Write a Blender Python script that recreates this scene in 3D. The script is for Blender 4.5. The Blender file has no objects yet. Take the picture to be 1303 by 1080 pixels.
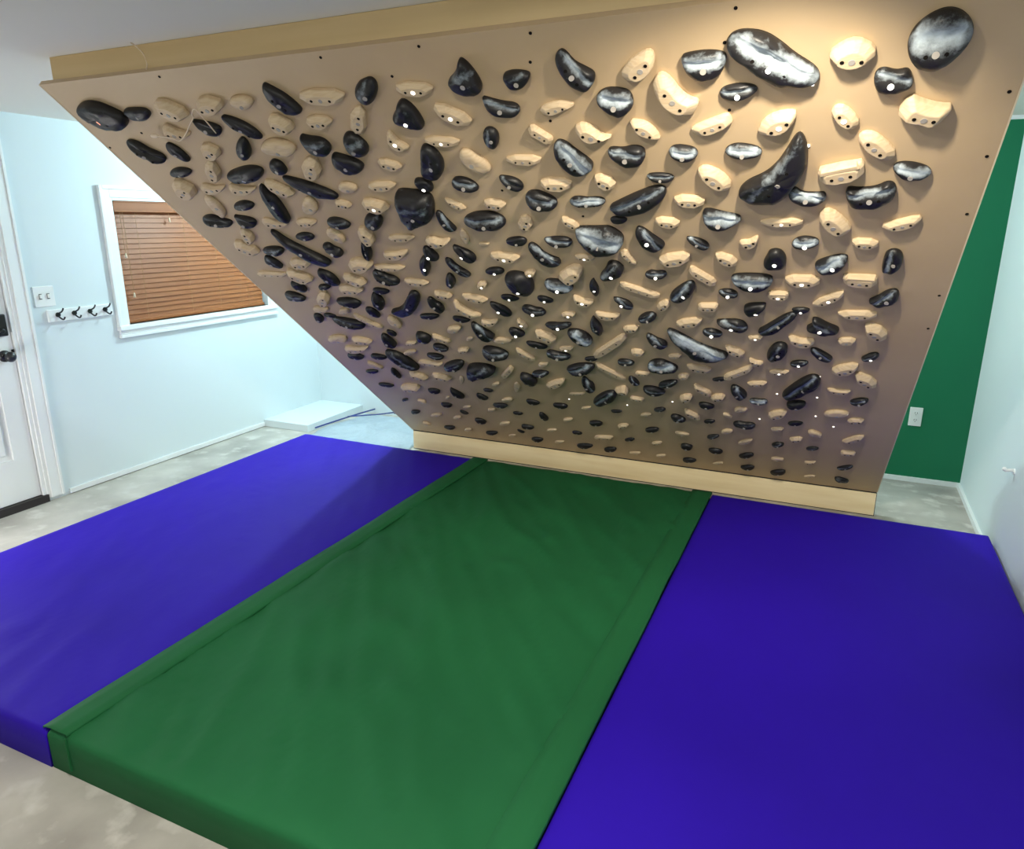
import bpy, bmesh, math, random
from mathutils import Vector, Matrix, noise
random.seed(4)
S = bpy.context.scene
COL = S.collection

# ------------------------------------------------------------------ camera
cd = bpy.data.cameras.new('camera'); cam = bpy.data.objects.new('camera', cd); COL.objects.link(cam)
cd.sensor_width = 36; cd.lens = 901.33 / 1303 * 36; cd.clip_start = .02
pt, yw, rl = math.radians(-15.8238), math.radians(24.455), math.radians(.0031)
fw = Vector((-math.sin(yw)*math.cos(pt), math.cos(yw)*math.cos(pt), math.sin(pt)))
rt = Vector((math.cos(yw), math.sin(yw), 0)); up = rt.cross(fw)
cam.matrix_world = Matrix(((rt.x, up.x, -fw.x, 2.7263), (rt.y, up.y, -fw.y, -4.2425), (rt.z, up.z, -fw.z, 1.5963), (0, 0, 0, 1)))
S.camera = cam
# ------------------------------------------------------------------ world, exposure
w = bpy.data.worlds.new('world'); S.world = w; w.use_nodes = True
w.node_tree.nodes['Background'].inputs[0].default_value = (.75, .85, 1, 1)
w.node_tree.nodes['Background'].inputs[1].default_value = .12
S.view_settings.view_transform = 'Standard'; S.view_settings.look = 'None'
S.view_settings.gamma = 1; S.view_settings.use_curve_mapping = False
S.view_settings.exposure = 0.0
# ceiling lamps, the last an added unseen fill: position, watts, colour
LAMPS = [((-.55, -.1, 2.10), 84, (.66, .92, 1)), ((2.0, -.1, 2.10), 55, (.80, .95, 1)), ((2.1, -3.45, 2.14), 38, (1, .95, .84)), ((1.2, -8.4, 2.08), 80, (1, .96, .90))]
SPOT = ((2.62, -2.82, 2.09), (2.1, -1.5, 1.0), 104, (1, .91, .74))       # position, aim, watts, colour
FLOOR_LAMP = ((-1.05, -2.95, .48), 92, (1, .95, .92))

# ------------------------------------------------------------------ helpers
def L(c): return tuple(((v/255)/12.92 if v/255 <= .04045 else ((v/255+.055)/1.055)**2.4) for v in c) + (1,)
def mat(name, col, rough=.6, spec=.4, bump=None, var=None, metal=0, emit=None, extra=None):
    m = bpy.data.materials.new(name); m.use_nodes = True; nt = m.node_tree; b = nt.nodes['Principled BSDF']
    b.inputs['Base Color'].default_value = col; b.inputs['Roughness'].default_value = rough
    b.inputs['Specular IOR Level'].default_value = spec; b.inputs['Metallic'].default_value = metal
    tc = nt.nodes.new('ShaderNodeTexCoord')
    def nz(scale, detail=4, stretch=None):
        n = nt.nodes.new('ShaderNodeTexNoise'); n.inputs['Scale'].default_value = scale; n.inputs['Detail'].default_value = detail
        if stretch:
            mp = nt.nodes.new('ShaderNodeMapping'); mp.inputs['Scale'].default_value = stretch
            nt.links.new(tc.outputs['Object'], mp.inputs[0]); nt.links.new(mp.outputs[0], n.inputs['Vector'])
        else: nt.links.new(tc.outputs['Object'], n.inputs['Vector'])
        return n
    if var:                                        # var = (second colour, scale, lo, hi, stretch)
        n = nz(var[1], 6, var[4] if len(var) > 4 else None)
        r = nt.nodes.new('ShaderNodeValToRGB'); r.color_ramp.elements[0].position = var[2]; r.color_ramp.elements[1].position = var[3]
        r.color_ramp.elements[0].color = col; r.color_ramp.elements[1].color = var[0]
        nt.links.new(n.outputs[0], r.inputs[0]); nt.links.new(r.outputs[0], b.inputs['Base Color'])
    if bump:                                       # bump = (scale, strength, distance)
        n = nz(bump[0], 5, bump[3] if len(bump) > 3 else None)
        q = nt.nodes.new('ShaderNodeBump'); q.inputs['Strength'].default_value = bump[1]; q.inputs['Distance'].default_value = bump[2]
        nt.links.new(n.outputs[0], q.inputs['Height']); nt.links.new(q.outputs[0], b.inputs['Normal'])
    if emit:
        b.inputs['Emission Color'].default_value = emit[0]; b.inputs['Emission Strength'].default_value = emit[1]
    return m
def tag(o, label=None, cat=None, group=None, kind=None):
    if label: o['label'] = label
    if cat: o['category'] = cat
    if group: o['group'] = group
    if kind: o['kind'] = kind
    return o
def empty(name, loc=(0, 0, 0), rot=(0, 0, 0)):
    o = bpy.data.objects.new(name, None); COL.objects.link(o); o.location = loc; o.rotation_euler = rot; o.empty_display_size = .05; return o
def link(name, me, parent=None, loc=(0, 0, 0), rot=(0, 0, 0), scale=(1, 1, 1)):
    o = bpy.data.objects.new(name, me); COL.objects.link(o); o.parent = parent; o.location = loc; o.rotation_euler = rot; o.scale = scale; return o
def obj(name, bm, m, parent=None, smooth=False, loc=(0, 0, 0), rot=(0, 0, 0), bevel=0):
    bmesh.ops.recalc_face_normals(bm, faces=bm.faces)
    if smooth:
        for f in bm.faces: f.smooth = True
    me = bpy.data.meshes.new(name); bm.to_mesh(me); bm.free(); me.materials.append(m)
    o = link(name, me, parent, loc, rot)
    if bevel:
        b = o.modifiers.new('b', 'BEVEL'); b.width = bevel; b.segments = 2; b.limit_method = 'ANGLE'
    return o
def box(bm, x0, x1, y0, y1, z0, z1):
    v = [bm.verts.new((x, y, z)) for x in (x0, x1) for y in (y0, y1) for z in (z0, z1)]
    for f in ((0, 1, 3, 2), (4, 6, 7, 5), (0, 4, 5, 1), (2, 3, 7, 6), (0, 2, 6, 4), (1, 5, 7, 3)): bm.faces.new([v[i] for i in f])
def boxo(name, m, x0, x1, y0, y1, z0, z1, parent=None, bevel=0):
    bm = bmesh.new(); box(bm, x0, x1, y0, y1, z0, z1); return obj(name, bm, m, parent, bevel=bevel)
def cyl(bm, r, h, M=Matrix(), n=20, r2=None):
    bmesh.ops.create_cone(bm, cap_ends=True, segments=n, radius1=r, radius2=r if r2 is None else r2, depth=h, matrix=M)
def sph(bm, r, M=Matrix(), sc=(1, 1, 1)):
    bmesh.ops.create_uvsphere(bm, u_segments=20, v_segments=12, radius=r, matrix=M @ Matrix.Diagonal((*sc, 1)))
def tube(name, pts, r, m, parent=None, smooth=True):
    cu = bpy.data.curves.new(name, 'CURVE'); cu.dimensions = '3D'; cu.bevel_depth = r; cu.bevel_resolution = 3; cu.resolution_u = 8
    s = cu.splines.new('NURBS' if smooth else 'POLY'); s.points.add(len(pts)-1)
    for p, q in zip(s.points, pts): p.co = (*q, 1)
    if smooth: s.use_endpoint_u = True; s.order_u = 3
    tmp = bpy.data.objects.new('tmp', cu); me = bpy.data.meshes.new_from_object(tmp); bpy.data.objects.remove(tmp); bpy.data.curves.remove(cu)
    me.materials.clear(); me.materials.append(m)
    for p in me.polygons: p.use_smooth = True
    return link(name, me, parent)
T = Matrix.Translation
def RX(a): return Matrix.Rotation(a, 4, 'X')
def RY(a): return Matrix.Rotation(a, 4, 'Y')

# ------------------------------------------------------------------ materials
M = {}
M['wall'] = mat('wall_paint', L((218, 229, 232)), .75, .25, bump=(60, .08, .002))
M['green_wall'] = mat('green_paint', L((12, 112, 74)), .55, .35, bump=(60, .08, .002))
M['ceiling'] = mat('ceiling_paint', L((226, 223, 214)), .85, .2, bump=(45, .15, .003))
M['trim'] = mat('trim_paint', L((236, 240, 240)), .4, .5)
M['door'] = mat('door_paint', L((228, 232, 232)), .45, .4)
M['black'] = mat('black_metal', L((22, 24, 28)), .3, .6)
M['steel'] = mat('steel', L((120, 122, 124)), .3, .5, metal=.9)
M['gap'] = mat('dark_gap', L((48, 44, 44)), .8)
M['board'] = mat('tan_board_paint', L((198, 173, 138)), .5, .4, bump=(3.0, .1, .02), var=(L((187, 161, 126)), 1.6, .35, .7))
M['edge'] = mat('plywood_edge', L((222, 208, 178)), .7)
M['kick'] = mat('raw_plywood', L((250, 232, 190)), .6, .3, var=(L((238, 216, 168)), 7, .4, .75, (.3, 3, 3)), bump=(30, .1, .002))
M['header'] = mat('header_wood', L((214, 188, 142)), .6, .3, var=(L((200, 173, 127)), 4, .35, .7, (.2, 3, 3)))
M['wood'] = mat('pale_hold_wood', L((206, 184, 152)), .55, .3, var=(L((190, 164, 130)), 60, .4, .8, (.3, 3, 1)))
M['hole'] = mat('screw_hole', L((20, 17, 15)), .8, .1)
M['boltgrey'] = mat('bolt_cap', L((158, 152, 145)), .35, .5)
M['led'] = mat('lit_led', L((250, 250, 240)), .4, .4, emit=((1, .97, .9, 1), 1.6))
M['ledred'] = mat('lit_led_red', L((240, 160, 130)), .4, .4, emit=((1, .35, .2, 1), 1.2))
M['blind'] = mat('blind_wood', L((146, 88, 46)), .5, .35, var=(L((130, 75, 37)), 5, .35, .7, (8, .3, 8)))
M['cord'] = mat('cord', L((176, 128, 86)), .7)
M['plate'] = mat('plate_plastic', L((238, 240, 238)), .35, .5)
M['wire'] = mat('white_wire', L((225, 205, 178)), .5)
M['blue'] = mat('blue_cord', L((44, 60, 128)), .6)
M['glass'] = mat('window_glass', L((150, 165, 175)), .05, .6)
M['lamp'] = mat('lamp_diffuser', L((245, 245, 240)), .4, .3, emit=((1, .98, .94, 1), 6))

def fabric(name, c, c2, scale=1.4):
    m = mat(name, c, .62, .3, var=(c2, scale, .35, .7))
    nt = m.node_tree; b = nt.nodes['Principled BSDF']; b.inputs['Specular IOR Level'].default_value = .16; b.inputs['Roughness'].default_value = .68
    tc = [n for n in nt.nodes if n.type == 'TEX_COORD'][0]
    n = nt.nodes.new('ShaderNodeTexNoise'); n.inputs['Scale'].default_value = 420; n.inputs['Detail'].default_value = 2
    n2 = nt.nodes.new('ShaderNodeTexNoise'); n2.inputs['Scale'].default_value = 2.2; n2.inputs['Detail'].default_value = 4
    mp = nt.nodes.new('ShaderNodeMapping'); mp.inputs['Rotation'].default_value = (0, 0, .5); mp.inputs['Scale'].default_value = (2.4, .7, 1)
    nt.links.new(tc.outputs['Object'], n.inputs['Vector']); nt.links.new(tc.outputs['Object'], mp.inputs[0]); nt.links.new(mp.outputs[0], n2.inputs['Vector'])
    b1 = nt.nodes.new('ShaderNodeBump'); b1.inputs['Strength'].default_value = .12; b1.inputs['Distance'].default_value = .001
    b2 = nt.nodes.new('ShaderNodeBump'); b2.inputs['Strength'].default_value = .5; b2.inputs['Distance'].default_value = .012
    nt.links.new(n.outputs[0], b1.inputs['Height']); nt.links.new(n2.outputs[0], b2.inputs['Height']); nt.links.new(b2.outputs[0], b1.inputs['Normal']); nt.links.new(b1.outputs[0], b.inputs['Normal'])
    return m
M['purple'] = fabric('purple_vinyl', L((46, 14, 176)), L((42, 12, 164)))
M['green'] = fabric('green_canvas', L((33, 102, 60)), L((29, 91, 54)))
M['green_hem'] = fabric('green_hem', L((34, 102, 60)), L((30, 92, 54)))
M['sheet'] = mat('plastic_sheet', L((168, 182, 192)), .4, .4, bump=(9, .6, .03))

def concrete():
    m = mat('concrete', L((176, 172, 164)), .75, .3); nt = m.node_tree; b = nt.nodes['Principled BSDF']
    tc = [n for n in nt.nodes if n.type == 'TEX_COORD'][0]
    def nz(s, d):
        n = nt.nodes.new('ShaderNodeTexNoise'); n.inputs['Scale'].default_value = s; n.inputs['Detail'].default_value = d; nt.links.new(tc.outputs['Object'], n.inputs['Vector']); return n
    a = nz(2.2, 8); r = nt.nodes.new('ShaderNodeValToRGB'); cr = r.color_ramp
    cr.elements[0].position = .3; cr.elements[0].color = L((150, 146, 139)); cr.elements[1].position = .7; cr.elements[1].color = L((204, 200, 191))
    nt.links.new(a.outputs[0], r.inputs[0])
    c = nz(9, 6); r2 = nt.nodes.new('ShaderNodeValToRGB'); r2.color_ramp.elements[0].position = .54; r2.color_ramp.elements[1].position = .72
    nt.links.new(c.outputs[0], r2.inputs[0])
    mx = nt.nodes.new('ShaderNodeMix'); mx.data_type = 'RGBA'; mx.inputs['B'].default_value = L((206, 203, 196))
    nt.links.new(r2.outputs[0], mx.inputs['Factor']); nt.links.new(r.outputs[0], mx.inputs['A']); nt.links.new(mx.outputs['Result'], b.inputs['Base Color'])
    bp = nt.nodes.new('ShaderNodeBump'); bp.inputs['Strength'].default_value = .25; bp.inputs['Distance'].default_value = .004
    nt.links.new(c.outputs[0], bp.inputs['Height']); nt.links.new(bp.outputs[0], b.inputs['Normal']); return m
M['floor'] = concrete()

def holdmat():                                     # black plastic with rubbed-in chalk where the mesh attribute says hands go
    m = mat('black_hold_plastic', L((34, 36, 42)), .5, .35); nt = m.node_tree; b = nt.nodes['Principled BSDF']
    tc = [n for n in nt.nodes if n.type == 'TEX_COORD'][0]
    at = nt.nodes.new('ShaderNodeAttribute'); at.attribute_name = 'chalk'
    n = nt.nodes.new('ShaderNodeTexNoise'); n.inputs['Scale'].default_value = 38; n.inputs['Detail'].default_value = 7; n.inputs['Roughness'].default_value = .7
    oi = nt.nodes.new('ShaderNodeObjectInfo'); ad = nt.nodes.new('ShaderNodeVectorMath'); ad.operation = 'ADD'
    nt.links.new(tc.outputs['Object'], ad.inputs[0]); nt.links.new(oi.outputs['Location'], ad.inputs[1]); nt.links.new(ad.outputs[0], n.inputs['Vector'])
    m1 = nt.nodes.new('ShaderNodeMath'); m1.operation = 'MULTIPLY_ADD'; m1.inputs[1].default_value = 1.5; m1.inputs[2].default_value = -.75
    nt.links.new(n.outputs[0], m1.inputs[0])
    m2 = nt.nodes.new('ShaderNodeMath'); m2.operation = 'ADD'; nt.links.new(m1.outputs[0], m2.inputs[0]); nt.links.new(at.outputs['Fac'], m2.inputs[1])
    r = nt.nodes.new('ShaderNodeMapRange'); r.inputs[1].default_value = .18; r.inputs[2].default_value = 1.15; nt.links.new(m2.outputs[0], r.inputs[0])
    mx = nt.nodes.new('ShaderNodeMix'); mx.data_type = 'RGBA'; mx.inputs['A'].default_value = L((31, 30, 31)); mx.inputs['B'].default_value = L((182, 194, 202))
    nt.links.new(r.outputs[0], mx.inputs['Factor']); nt.links.new(mx.outputs['Result'], b.inputs['Base Color'])
    rr = nt.nodes.new('ShaderNodeMapRange'); rr.inputs[3].default_value = .42; rr.inputs[4].default_value = .85; nt.links.new(r.outputs[0], rr.inputs[0]); nt.links.new(rr.outputs[0], b.inputs['Roughness'])
    bp = nt.nodes.new('ShaderNodeBump'); bp.inputs['Strength'].default_value = .15; bp.inputs['Distance'].default_value = .002
    n3 = nt.nodes.new('ShaderNodeTexNoise'); n3.inputs['Scale'].default_value = 300; nt.links.new(tc.outputs['Object'], n3.inputs['Vector']); nt.links.new(n3.outputs[0], bp.inputs['Height']); nt.links.new(bp.outputs[0], b.inputs['Normal'])
    return m
M['hold'] = holdmat()

# ------------------------------------------------------------------ room shell
XL, XR, YB, YF, ZC = -1.432, 3.557, .729, -9.6, 2.17
def struct(name, m, *b, bevel=0): return tag(boxo(name, m, *b, bevel=bevel), kind='structure')
struct('floor', M['floor'], XL-.15, XR+.15, YF-.15, YB+.15, -.1, 0)
struct('ceiling', M['ceiling'], XL-.15, XR+.15, YF-.15, YB+.15, ZC, ZC+.1)
W0, W1, WZ0, WZ1 = -1.088, .165, .968, 1.735          # window opening in the left wall
bm = bmesh.new()
for b in ((YF, -2.62, 0, ZC), (-2.62, -1.80, 1.98, ZC), (-1.80, W0, 0, ZC), (W0, W1, 0, WZ0), (W0, W1, WZ1, ZC), (W1, YB, 0, ZC)):
    box(bm, XL-.14, XL, b[0], b[1], b[2], b[3])
tag(obj('wall_left', bm, M['wall']), kind='structure')
struct('wall_right', M['wall'], XR, XR+.14, YF, YB, 0, ZC)
struct('wall_back', M['green_wall'], 1.0, XR+.14, YB, YB+.14, 0, ZC-.022)
struct('wall_back_left', M['wall'], XL-.14, 1.0, YB, YB+.14, 0, ZC-.022)
struct('trim_1', M['trim'], XL-.14, XR+.14, YB-.004, YB+.14, ZC-.022, ZC)
struct('wall_front', M['wall'], XL-.14, XR+.14, YF-.14, YF, 0, ZC)
struct('trim_2', M['wall'], XL, XL+.45, -.002, YB, 0, .06, bevel=.004)      # low boxed-in ledge in the left corner
struct('baseboard_left', M['trim'], XL, XL+.012, -1.66, -.004, .006, .035)
struct('baseboard_back', M['trim'], 1.0, XR, YB-.012, YB, 0, .03)
struct('baseboard_right', M['trim'], XR-.016, XR, YF, YB-.012, 0, .03)

# door in the left wall
d = tag(empty('door_1', (XL, -2.2, 0)), kind='structure')
def rel(name, m, par, x0, x1, y0, y1, z0, z1, bevel=0):
    l = par.location; return boxo(name, m, x0-l.x, x1-l.x, y0-l.y, y1-l.y, z0-l.z, z1-l.z, par, bevel)
bm = bmesh.new(); xs = XL-.012
def slabpanels(bm, y0, y1, z0, z1, panels, xf):
    ys = sorted({y0, y1} | {p[0] for p in panels} | {p[1] for p in panels}); zs = sorted({z0, z1} | {p[2] for p in panels} | {p[3] for p in panels})
    for i in range(len(ys)-1):
        for j in range(len(zs)-1):
            cy, cz = (ys[i]+ys[i+1])/2, (zs[j]+zs[j+1])/2
            inside = any(p[0] < cy < p[1] and p[2] < cz < p[3] for p in panels)
            box(bm, xf-.04-XL, xf-(.014 if inside else 0)-XL, ys[i]+2.2, ys[i+1]+2.2, zs[j], zs[j+1])
pn = [(-2.5, -2.24, .30, .78), (-2.14, -1.93, .30, .78), (-2.5, -2.24, .98, 1.85), (-2.14, -1.93, .98, 1.85)]
slabpanels(bm, -2.61, -1.82, .05, 1.975, pn, xs)
obj('door_slab', bm, M['door'], d)
bm = bmesh.new()
for p in pn:
    box(bm, xs-.013-XL, xs+.002-XL, p[0]+.035+2.2, p[1]-.035+2.2, p[2]+.035, p[3]-.035)
obj('raised_panels', bm, M['door'], d, bevel=.006)
rel('threshold', M['gap'], d, XL-.13, XL+.012, -2.61, -1.79, .0, .045)
rel('jamb', M['trim'], d, XL-.12, XL+.002, -1.815, -1.795, 0, 1.98)
bm = bmesh.new()
for (y0, y1, x) in ((-1.795, -1.775, .008), (-1.775, -1.715, .016), (-1.715, -1.70, .022)):
    box(bm, 0, x, y0+2.2, y1+2.2, .02, 2.06)
for (z0, z1, x) in ((1.98, 2.0, .008), (2.0, 2.045, .016), (2.045, 2.06, .022)):
    box(bm, 0, x-.0004, -.5, .4, z0, z1)
obj('casing', bm, M['trim'], d, bevel=.002)
kx = xs
kb = bmesh.new(); cyl(kb, .032, .012, T((kx+.006-XL, -1.875+2.2, .89)) @ RY(math.pi/2)); cyl(kb, .012, .05, T((kx+.03-XL, -1.875+2.2, .89)) @ RY(math.pi/2)); sph(kb, .029, T((kx+.06-XL, -1.875+2.2, .89)), (.8, 1, 1))
obj('door_knob', kb, M['black'], d, True)
db = bmesh.new(); box(db, kx-XL, kx+.022-XL, -1.91+2.2, -1.84+2.2, 1.0, 1.12); cyl(db, .014, .02, T((kx+.03-XL, -1.875+2.2, 1.03)) @ RY(math.pi/2))
obj('keypad_deadbolt', db, M['black'], d, bevel=.006)
sb = bmesh.new(); box(sb, xs-XL-.001, xs-XL+.004, -1.832+2.2, -1.8195+2.2, .86, .92); obj('latch_plate', sb, M['black'], d)

# window in the left wall: frame, glass, casing, sill
wd = tag(empty('window_1', (XL, (W0+W1)/2, WZ0)), kind='structure')
def yz(bm, y0, y1, z0, z1, xa, xb): box(bm, xa, xb, y0-(W0+W1)/2, y1-(W0+W1)/2, z0-WZ0, z1-WZ0)
bm = bmesh.new()
for y0, y1, z0, z1 in ((W0, W0+.035, WZ0, WZ1), (W1-.035, W1, WZ0, WZ1), (W0+.035, W1-.035, WZ0, WZ0+.035), (W0+.035, W1-.035, WZ1-.035, WZ1)): yz(bm, y0, y1, z0, z1, -.12, -.085)
obj('window_frame', bm, M['trim'], wd)
bm = bmesh.new(); yz(bm, W0+.035, W1-.035, WZ0+.035, WZ1-.035, -.106, -.1); obj('pane', bm, M['glass'], wd)
bm = bmesh.new()
for k, (a0, a1, x) in enumerate(((0, .018, .008), (.018, .066, .016), (.066, .088, .024))):
    yz(bm, W0-a1, W0-a0, WZ0-.02, WZ1+a1, 0, x); yz(bm, W1+a0, W1+a1, WZ0-.02, WZ1+a1, 0, x); yz(bm, W0-a0, W1+a0, WZ1+a0, WZ1+a1, 0, x)
obj('casing', bm, M['trim'], wd, bevel=.002)
bm = bmesh.new(); yz(bm, W0-.09, W1+.09, WZ0-.03, WZ0, -.085, .034); obj('window_sill', bm, M['trim'], wd, bevel=.004)
bm = bmesh.new(); yz(bm, W0-.08, W1+.08, WZ0-.058, WZ0-.0305, 0, .018); yz(bm, W0-.085, W1+.085, WZ0-.078, WZ0-.0585, 0, .026); obj('apron', bm, M['trim'], wd, bevel=.003)

# wooden blind hanging in the window
bl = tag(empty('window_blind', (XL-.04, (W0+W1)/2, WZ1)), 'closed brown wooden slatted blind hanging inside the white window frame', 'window blind')
cy = (W0+W1)/2; y0, y1 = W0+.012-cy, W1-.012-cy
bm = bmesh.new(); box(bm, -.02, .036, y0, y1, -.062, -.004); box(bm, .036, .040, y0, y1, -.068, -.058); box(bm, .036, .040, y0, y1, -.010, -.001); obj('valance', bm, M['blind'], bl, bevel=.002)
bm = bmesh.new(); ns = 21; hs = (WZ1-WZ0-.062-.03)/ns
for k in range(ns):
    zc = -.062-hs*(k+.5); a = math.radians(13); hw = .0245
    for s in (1,):
        p = [(-math.sin(a)*hw, zc+math.cos(a)*hw), (math.sin(a)*hw, zc-math.cos(a)*hw)]
        nx, nz_ = math.cos(a)*.0016, math.sin(a)*.0016
        q = [(p[0][0]-nx, p[0][1]-nz_), (p[0][0]+nx, p[0][1]+nz_), (p[1][0]+nx, p[1][1]+nz_), (p[1][0]-nx, p[1][1]-nz_)]
        A = [bm.verts.new((x, y0+.003, z)) for x, z in q]; B = [bm.verts.new((x, y1-.003, z)) for x, z in q]
        bm.faces.new(A); bm.faces.new(B)
        for i in range(4): bm.faces.new((A[i], A[(i+1) % 4], B[(i+1) % 4], B[i]))
obj('slats', bm, M['blind'], bl)
boxo('bottom_rail', M['blind'], -.022, .022, y0+.003, y1-.003, WZ0-WZ1+.004, WZ0-WZ1+.024, bl, .003)
for yy in (-.46, -.09, .17, .45):
    boxo('ladder_cord', M['cord'], .0225, .0235, yy-.0008, yy+.0008, WZ0-WZ1+.02, -.07, bl)
for yy, zz in ((W0+.055-cy, 1.40), (W0+.075-cy, 1.15), (W0+.42-cy, 1.62)):
    tube('pull_cord', [(.032, yy-.004, -.07), (.03, yy-.002, -.2 if zz < 1.5 else -.09), (.03, yy, zz-WZ1+.02)], .0013, M['cord'], bl)
    bm = bmesh.new(); cyl(bm, .008, .03, T((.03, yy, zz-WZ1)), 12, .004); obj('tassel', bm, M['wire'], bl, True)

# switch plate and coat hooks
sw = tag(empty('light_switch', (XL, -1.607, 1.194)), 'white double toggle light switch plate on the left wall beside the door casing', 'light switch')
boxo('cover_plate', M['plate'], 0, .007, -.06, .06, -.058, .058, sw, .003)
for yy in (-.023, .023):
    t_ = boxo('toggle', M['plate'], .007, .02, yy-.005, yy+.005, -.010, .012, sw, .002)
    s_ = boxo('toggle_slot', M['steel'], .0065, .0085, yy-.008, yy+.008, -.016, .016, sw)
hk = tag(empty('coat_hook_rack', (XL, -1.405, 1.08)), 'white board with four dark double coat hooks between light switch and window', 'coat rack')
boxo('rack_board', M['trim'], 0, .018, -.205, .205, -.036, .036, hk, .004)
for yy in (-.15, -.05, .05, .15):
    bm = bmesh.new(); cyl(bm, .014, .006, T((.021, yy, .004)) @ RY(math.pi/2))
    h = obj('hook', bm, M['black'], hk)
    tube('upper_prong', [(.022, yy, .012), (.05, yy, .018), (.066, yy+.004, .034), (.068, yy+.005, .044)], .0045, M['black'], h)
    tube('lower_prong', [(.022, yy, -.004), (.038, yy+.008, -.024), (.055, yy+.012, -.022), (.058, yy+.014, -.008)], .0045, M['black'], h)
# outlet on green wall, coat peg on right wall
ot = tag(empty('wall_outlet', (3.257, YB, .428)), 'white double power outlet low on the green back wall', 'power outlet')
boxo('cover_plate', M['plate'], -.036, .036, -.007, 0, -.06, .06, ot, .003)
for zz in (-.022, .022):
    bm = bmesh.new(); cyl(bm, .017, .004, T((0, -.0085, zz)) @ RX(math.pi/2)); o = obj('socket', bm, M['plate'], ot)
    bm = bmesh.new()
    for xx in (-.006, .006): box(bm, xx-.0012, xx+.0012, -.0112, -.0102, zz-.002, zz+.008)
    cyl(bm, .0024, .001, T((0, -.0107, zz-.008)) @ RX(math.pi/2), 10); obj('slots', bm, M['hole'], o)
pg = tag(empty('wall_peg', (XR, -.489, .5)), 'small white peg sticking out of the right wall, low down', 'wall peg')
bm = bmesh.new(); cyl(bm, .014, .006, T((-.003, 0, 0)) @ RY(math.pi/2)); obj('base_disc', bm, M['plate'], pg)
bm = bmesh.new(); cyl(bm, .007, .035, T((-.022, 0, .004)) @ RY(math.radians(80)), 14); sph(bm, .0095, T((-.041, 0, .008))); obj('peg_stem', bm, M['plate'], pg, True)

# ------------------------------------------------------------------ lamps (flush domes on the ceiling; their light is in the builder)
for k, (p, wts, c) in enumerate(LAMPS):
    e = tag(empty('ceiling_lamp', (p[0], p[1], ZC)), ('round flush ceiling lamp in the left corner, behind the climbing board', 'round flush ceiling lamp behind the middle of the climbing board', 'round flush ceiling lamp above the mats in front of the board', 'added unseen fill lamp, a round ceiling dome far behind the camera')[k], 'ceiling lamp')  # last lamp is unseen, added to brighten board and kickboard from the front
    bm = bmesh.new(); cyl(bm, .12, .016, T((0, 0, -.0081))); obj('lamp_base', bm, M['trim'], e, True)
    if k == 2:                                      # the front one is a flat downlight, the others are domes
        bm = bmesh.new(); cyl(bm, .045, .004, T((0, 0, -.0185)), 24); obj('diffuser', bm, M['lamp'], e, True)
        ld = bpy.data.lights.new('bulb', 'AREA'); ld.shape = 'DISK'; ld.size = .08; ld.energy = wts; ld.color = c
    else:
        bm = bmesh.new(); r = bmesh.ops.create_uvsphere(bm, u_segments=24, v_segments=12, radius=.1)
        bmesh.ops.delete(bm, geom=[v for v in bm.verts if v.co.z > .001], context='VERTS')
        for v in bm.verts: v.co.z = v.co.z*.3-.016
        obj('diffuser', bm, M['lamp'], e, True)
        ld = bpy.data.lights.new('bulb', 'POINT'); ld.energy = wts; ld.color = c; ld.shadow_soft_size = .05
    lo = bpy.data.objects.new('bulb', ld); COL.objects.link(lo); lo.parent = e; lo.location = (0, 0, -.022 if k == 2 else p[2]-ZC-.03)

sp = tag(empty('spotlight', (SPOT[0][0], SPOT[0][1], ZC)), 'small black ceiling spotlight aimed down along the climbing board', 'spotlight')
dv = (Vector(SPOT[1])-Vector(SPOT[0])).normalized(); qd = dv.to_track_quat('-Z', 'Y').to_matrix().to_4x4(); hz = SPOT[0][2]-ZC
bm = bmesh.new(); cyl(bm, .04, .014, T((0, 0, -.0071)), 24); cyl(bm, .008, .05, T((0, 0, -.035)), 12); obj('ceiling_mount', bm, M['black'], sp, True)
bm = bmesh.new(); bmesh.ops.create_cone(bm, cap_ends=False, segments=28, radius1=.045, radius2=.032, depth=.09, matrix=T((0, 0, hz)) @ qd @ T((0, 0, .046)))
bmesh.ops.create_circle(bm, cap_ends=True, segments=28, radius=.032, matrix=T((0, 0, hz)) @ qd @ T((0, 0, .0905))); obj('lamp_head', bm, M['black'], sp, True)
ld = bpy.data.lights.new('bulb', 'SPOT'); ld.energy = SPOT[2]; ld.color = SPOT[3]; ld.shadow_soft_size = .03; ld.spot_size = math.radians(78); ld.spot_blend = 1
lo = bpy.data.objects.new('bulb', ld); COL.objects.link(lo); lo.parent = sp; lo.matrix_local = T((0, 0, hz)) @ qd @ T((0, 0, -.004)) @ Matrix.Diagonal((2.0, 1, 1, 1))     # oval beam, wide across the board
p, wts, c = FLOOR_LAMP
fl_ = tag(empty('floor_lamp', (p[0], p[1], 0)), 'small round floor lamp standing near the left wall, past the door', 'floor lamp')
bm = bmesh.new(); cyl(bm, .11, .02, T((0, 0, .0105)), 28); obj('base', bm, M['black'], fl_, bevel=.003)
bm = bmesh.new(); cyl(bm, .011, p[2]-.13, T((0, 0, .02+(p[2]-.13)/2))); obj('pole', bm, M['black'], fl_, True)
bm = bmesh.new(); sph(bm, .11, T((0, 0, p[2]))); o = obj('globe_shade', bm, M['lamp'], fl_, True)
ld = bpy.data.lights.new('bulb', 'POINT'); ld.energy = wts; ld.color = c; ld.shadow_soft_size = .13
lo = bpy.data.objects.new('bulb', ld); COL.objects.link(lo); lo.parent = fl_; lo.location = (0, 0, p[2])

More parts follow.
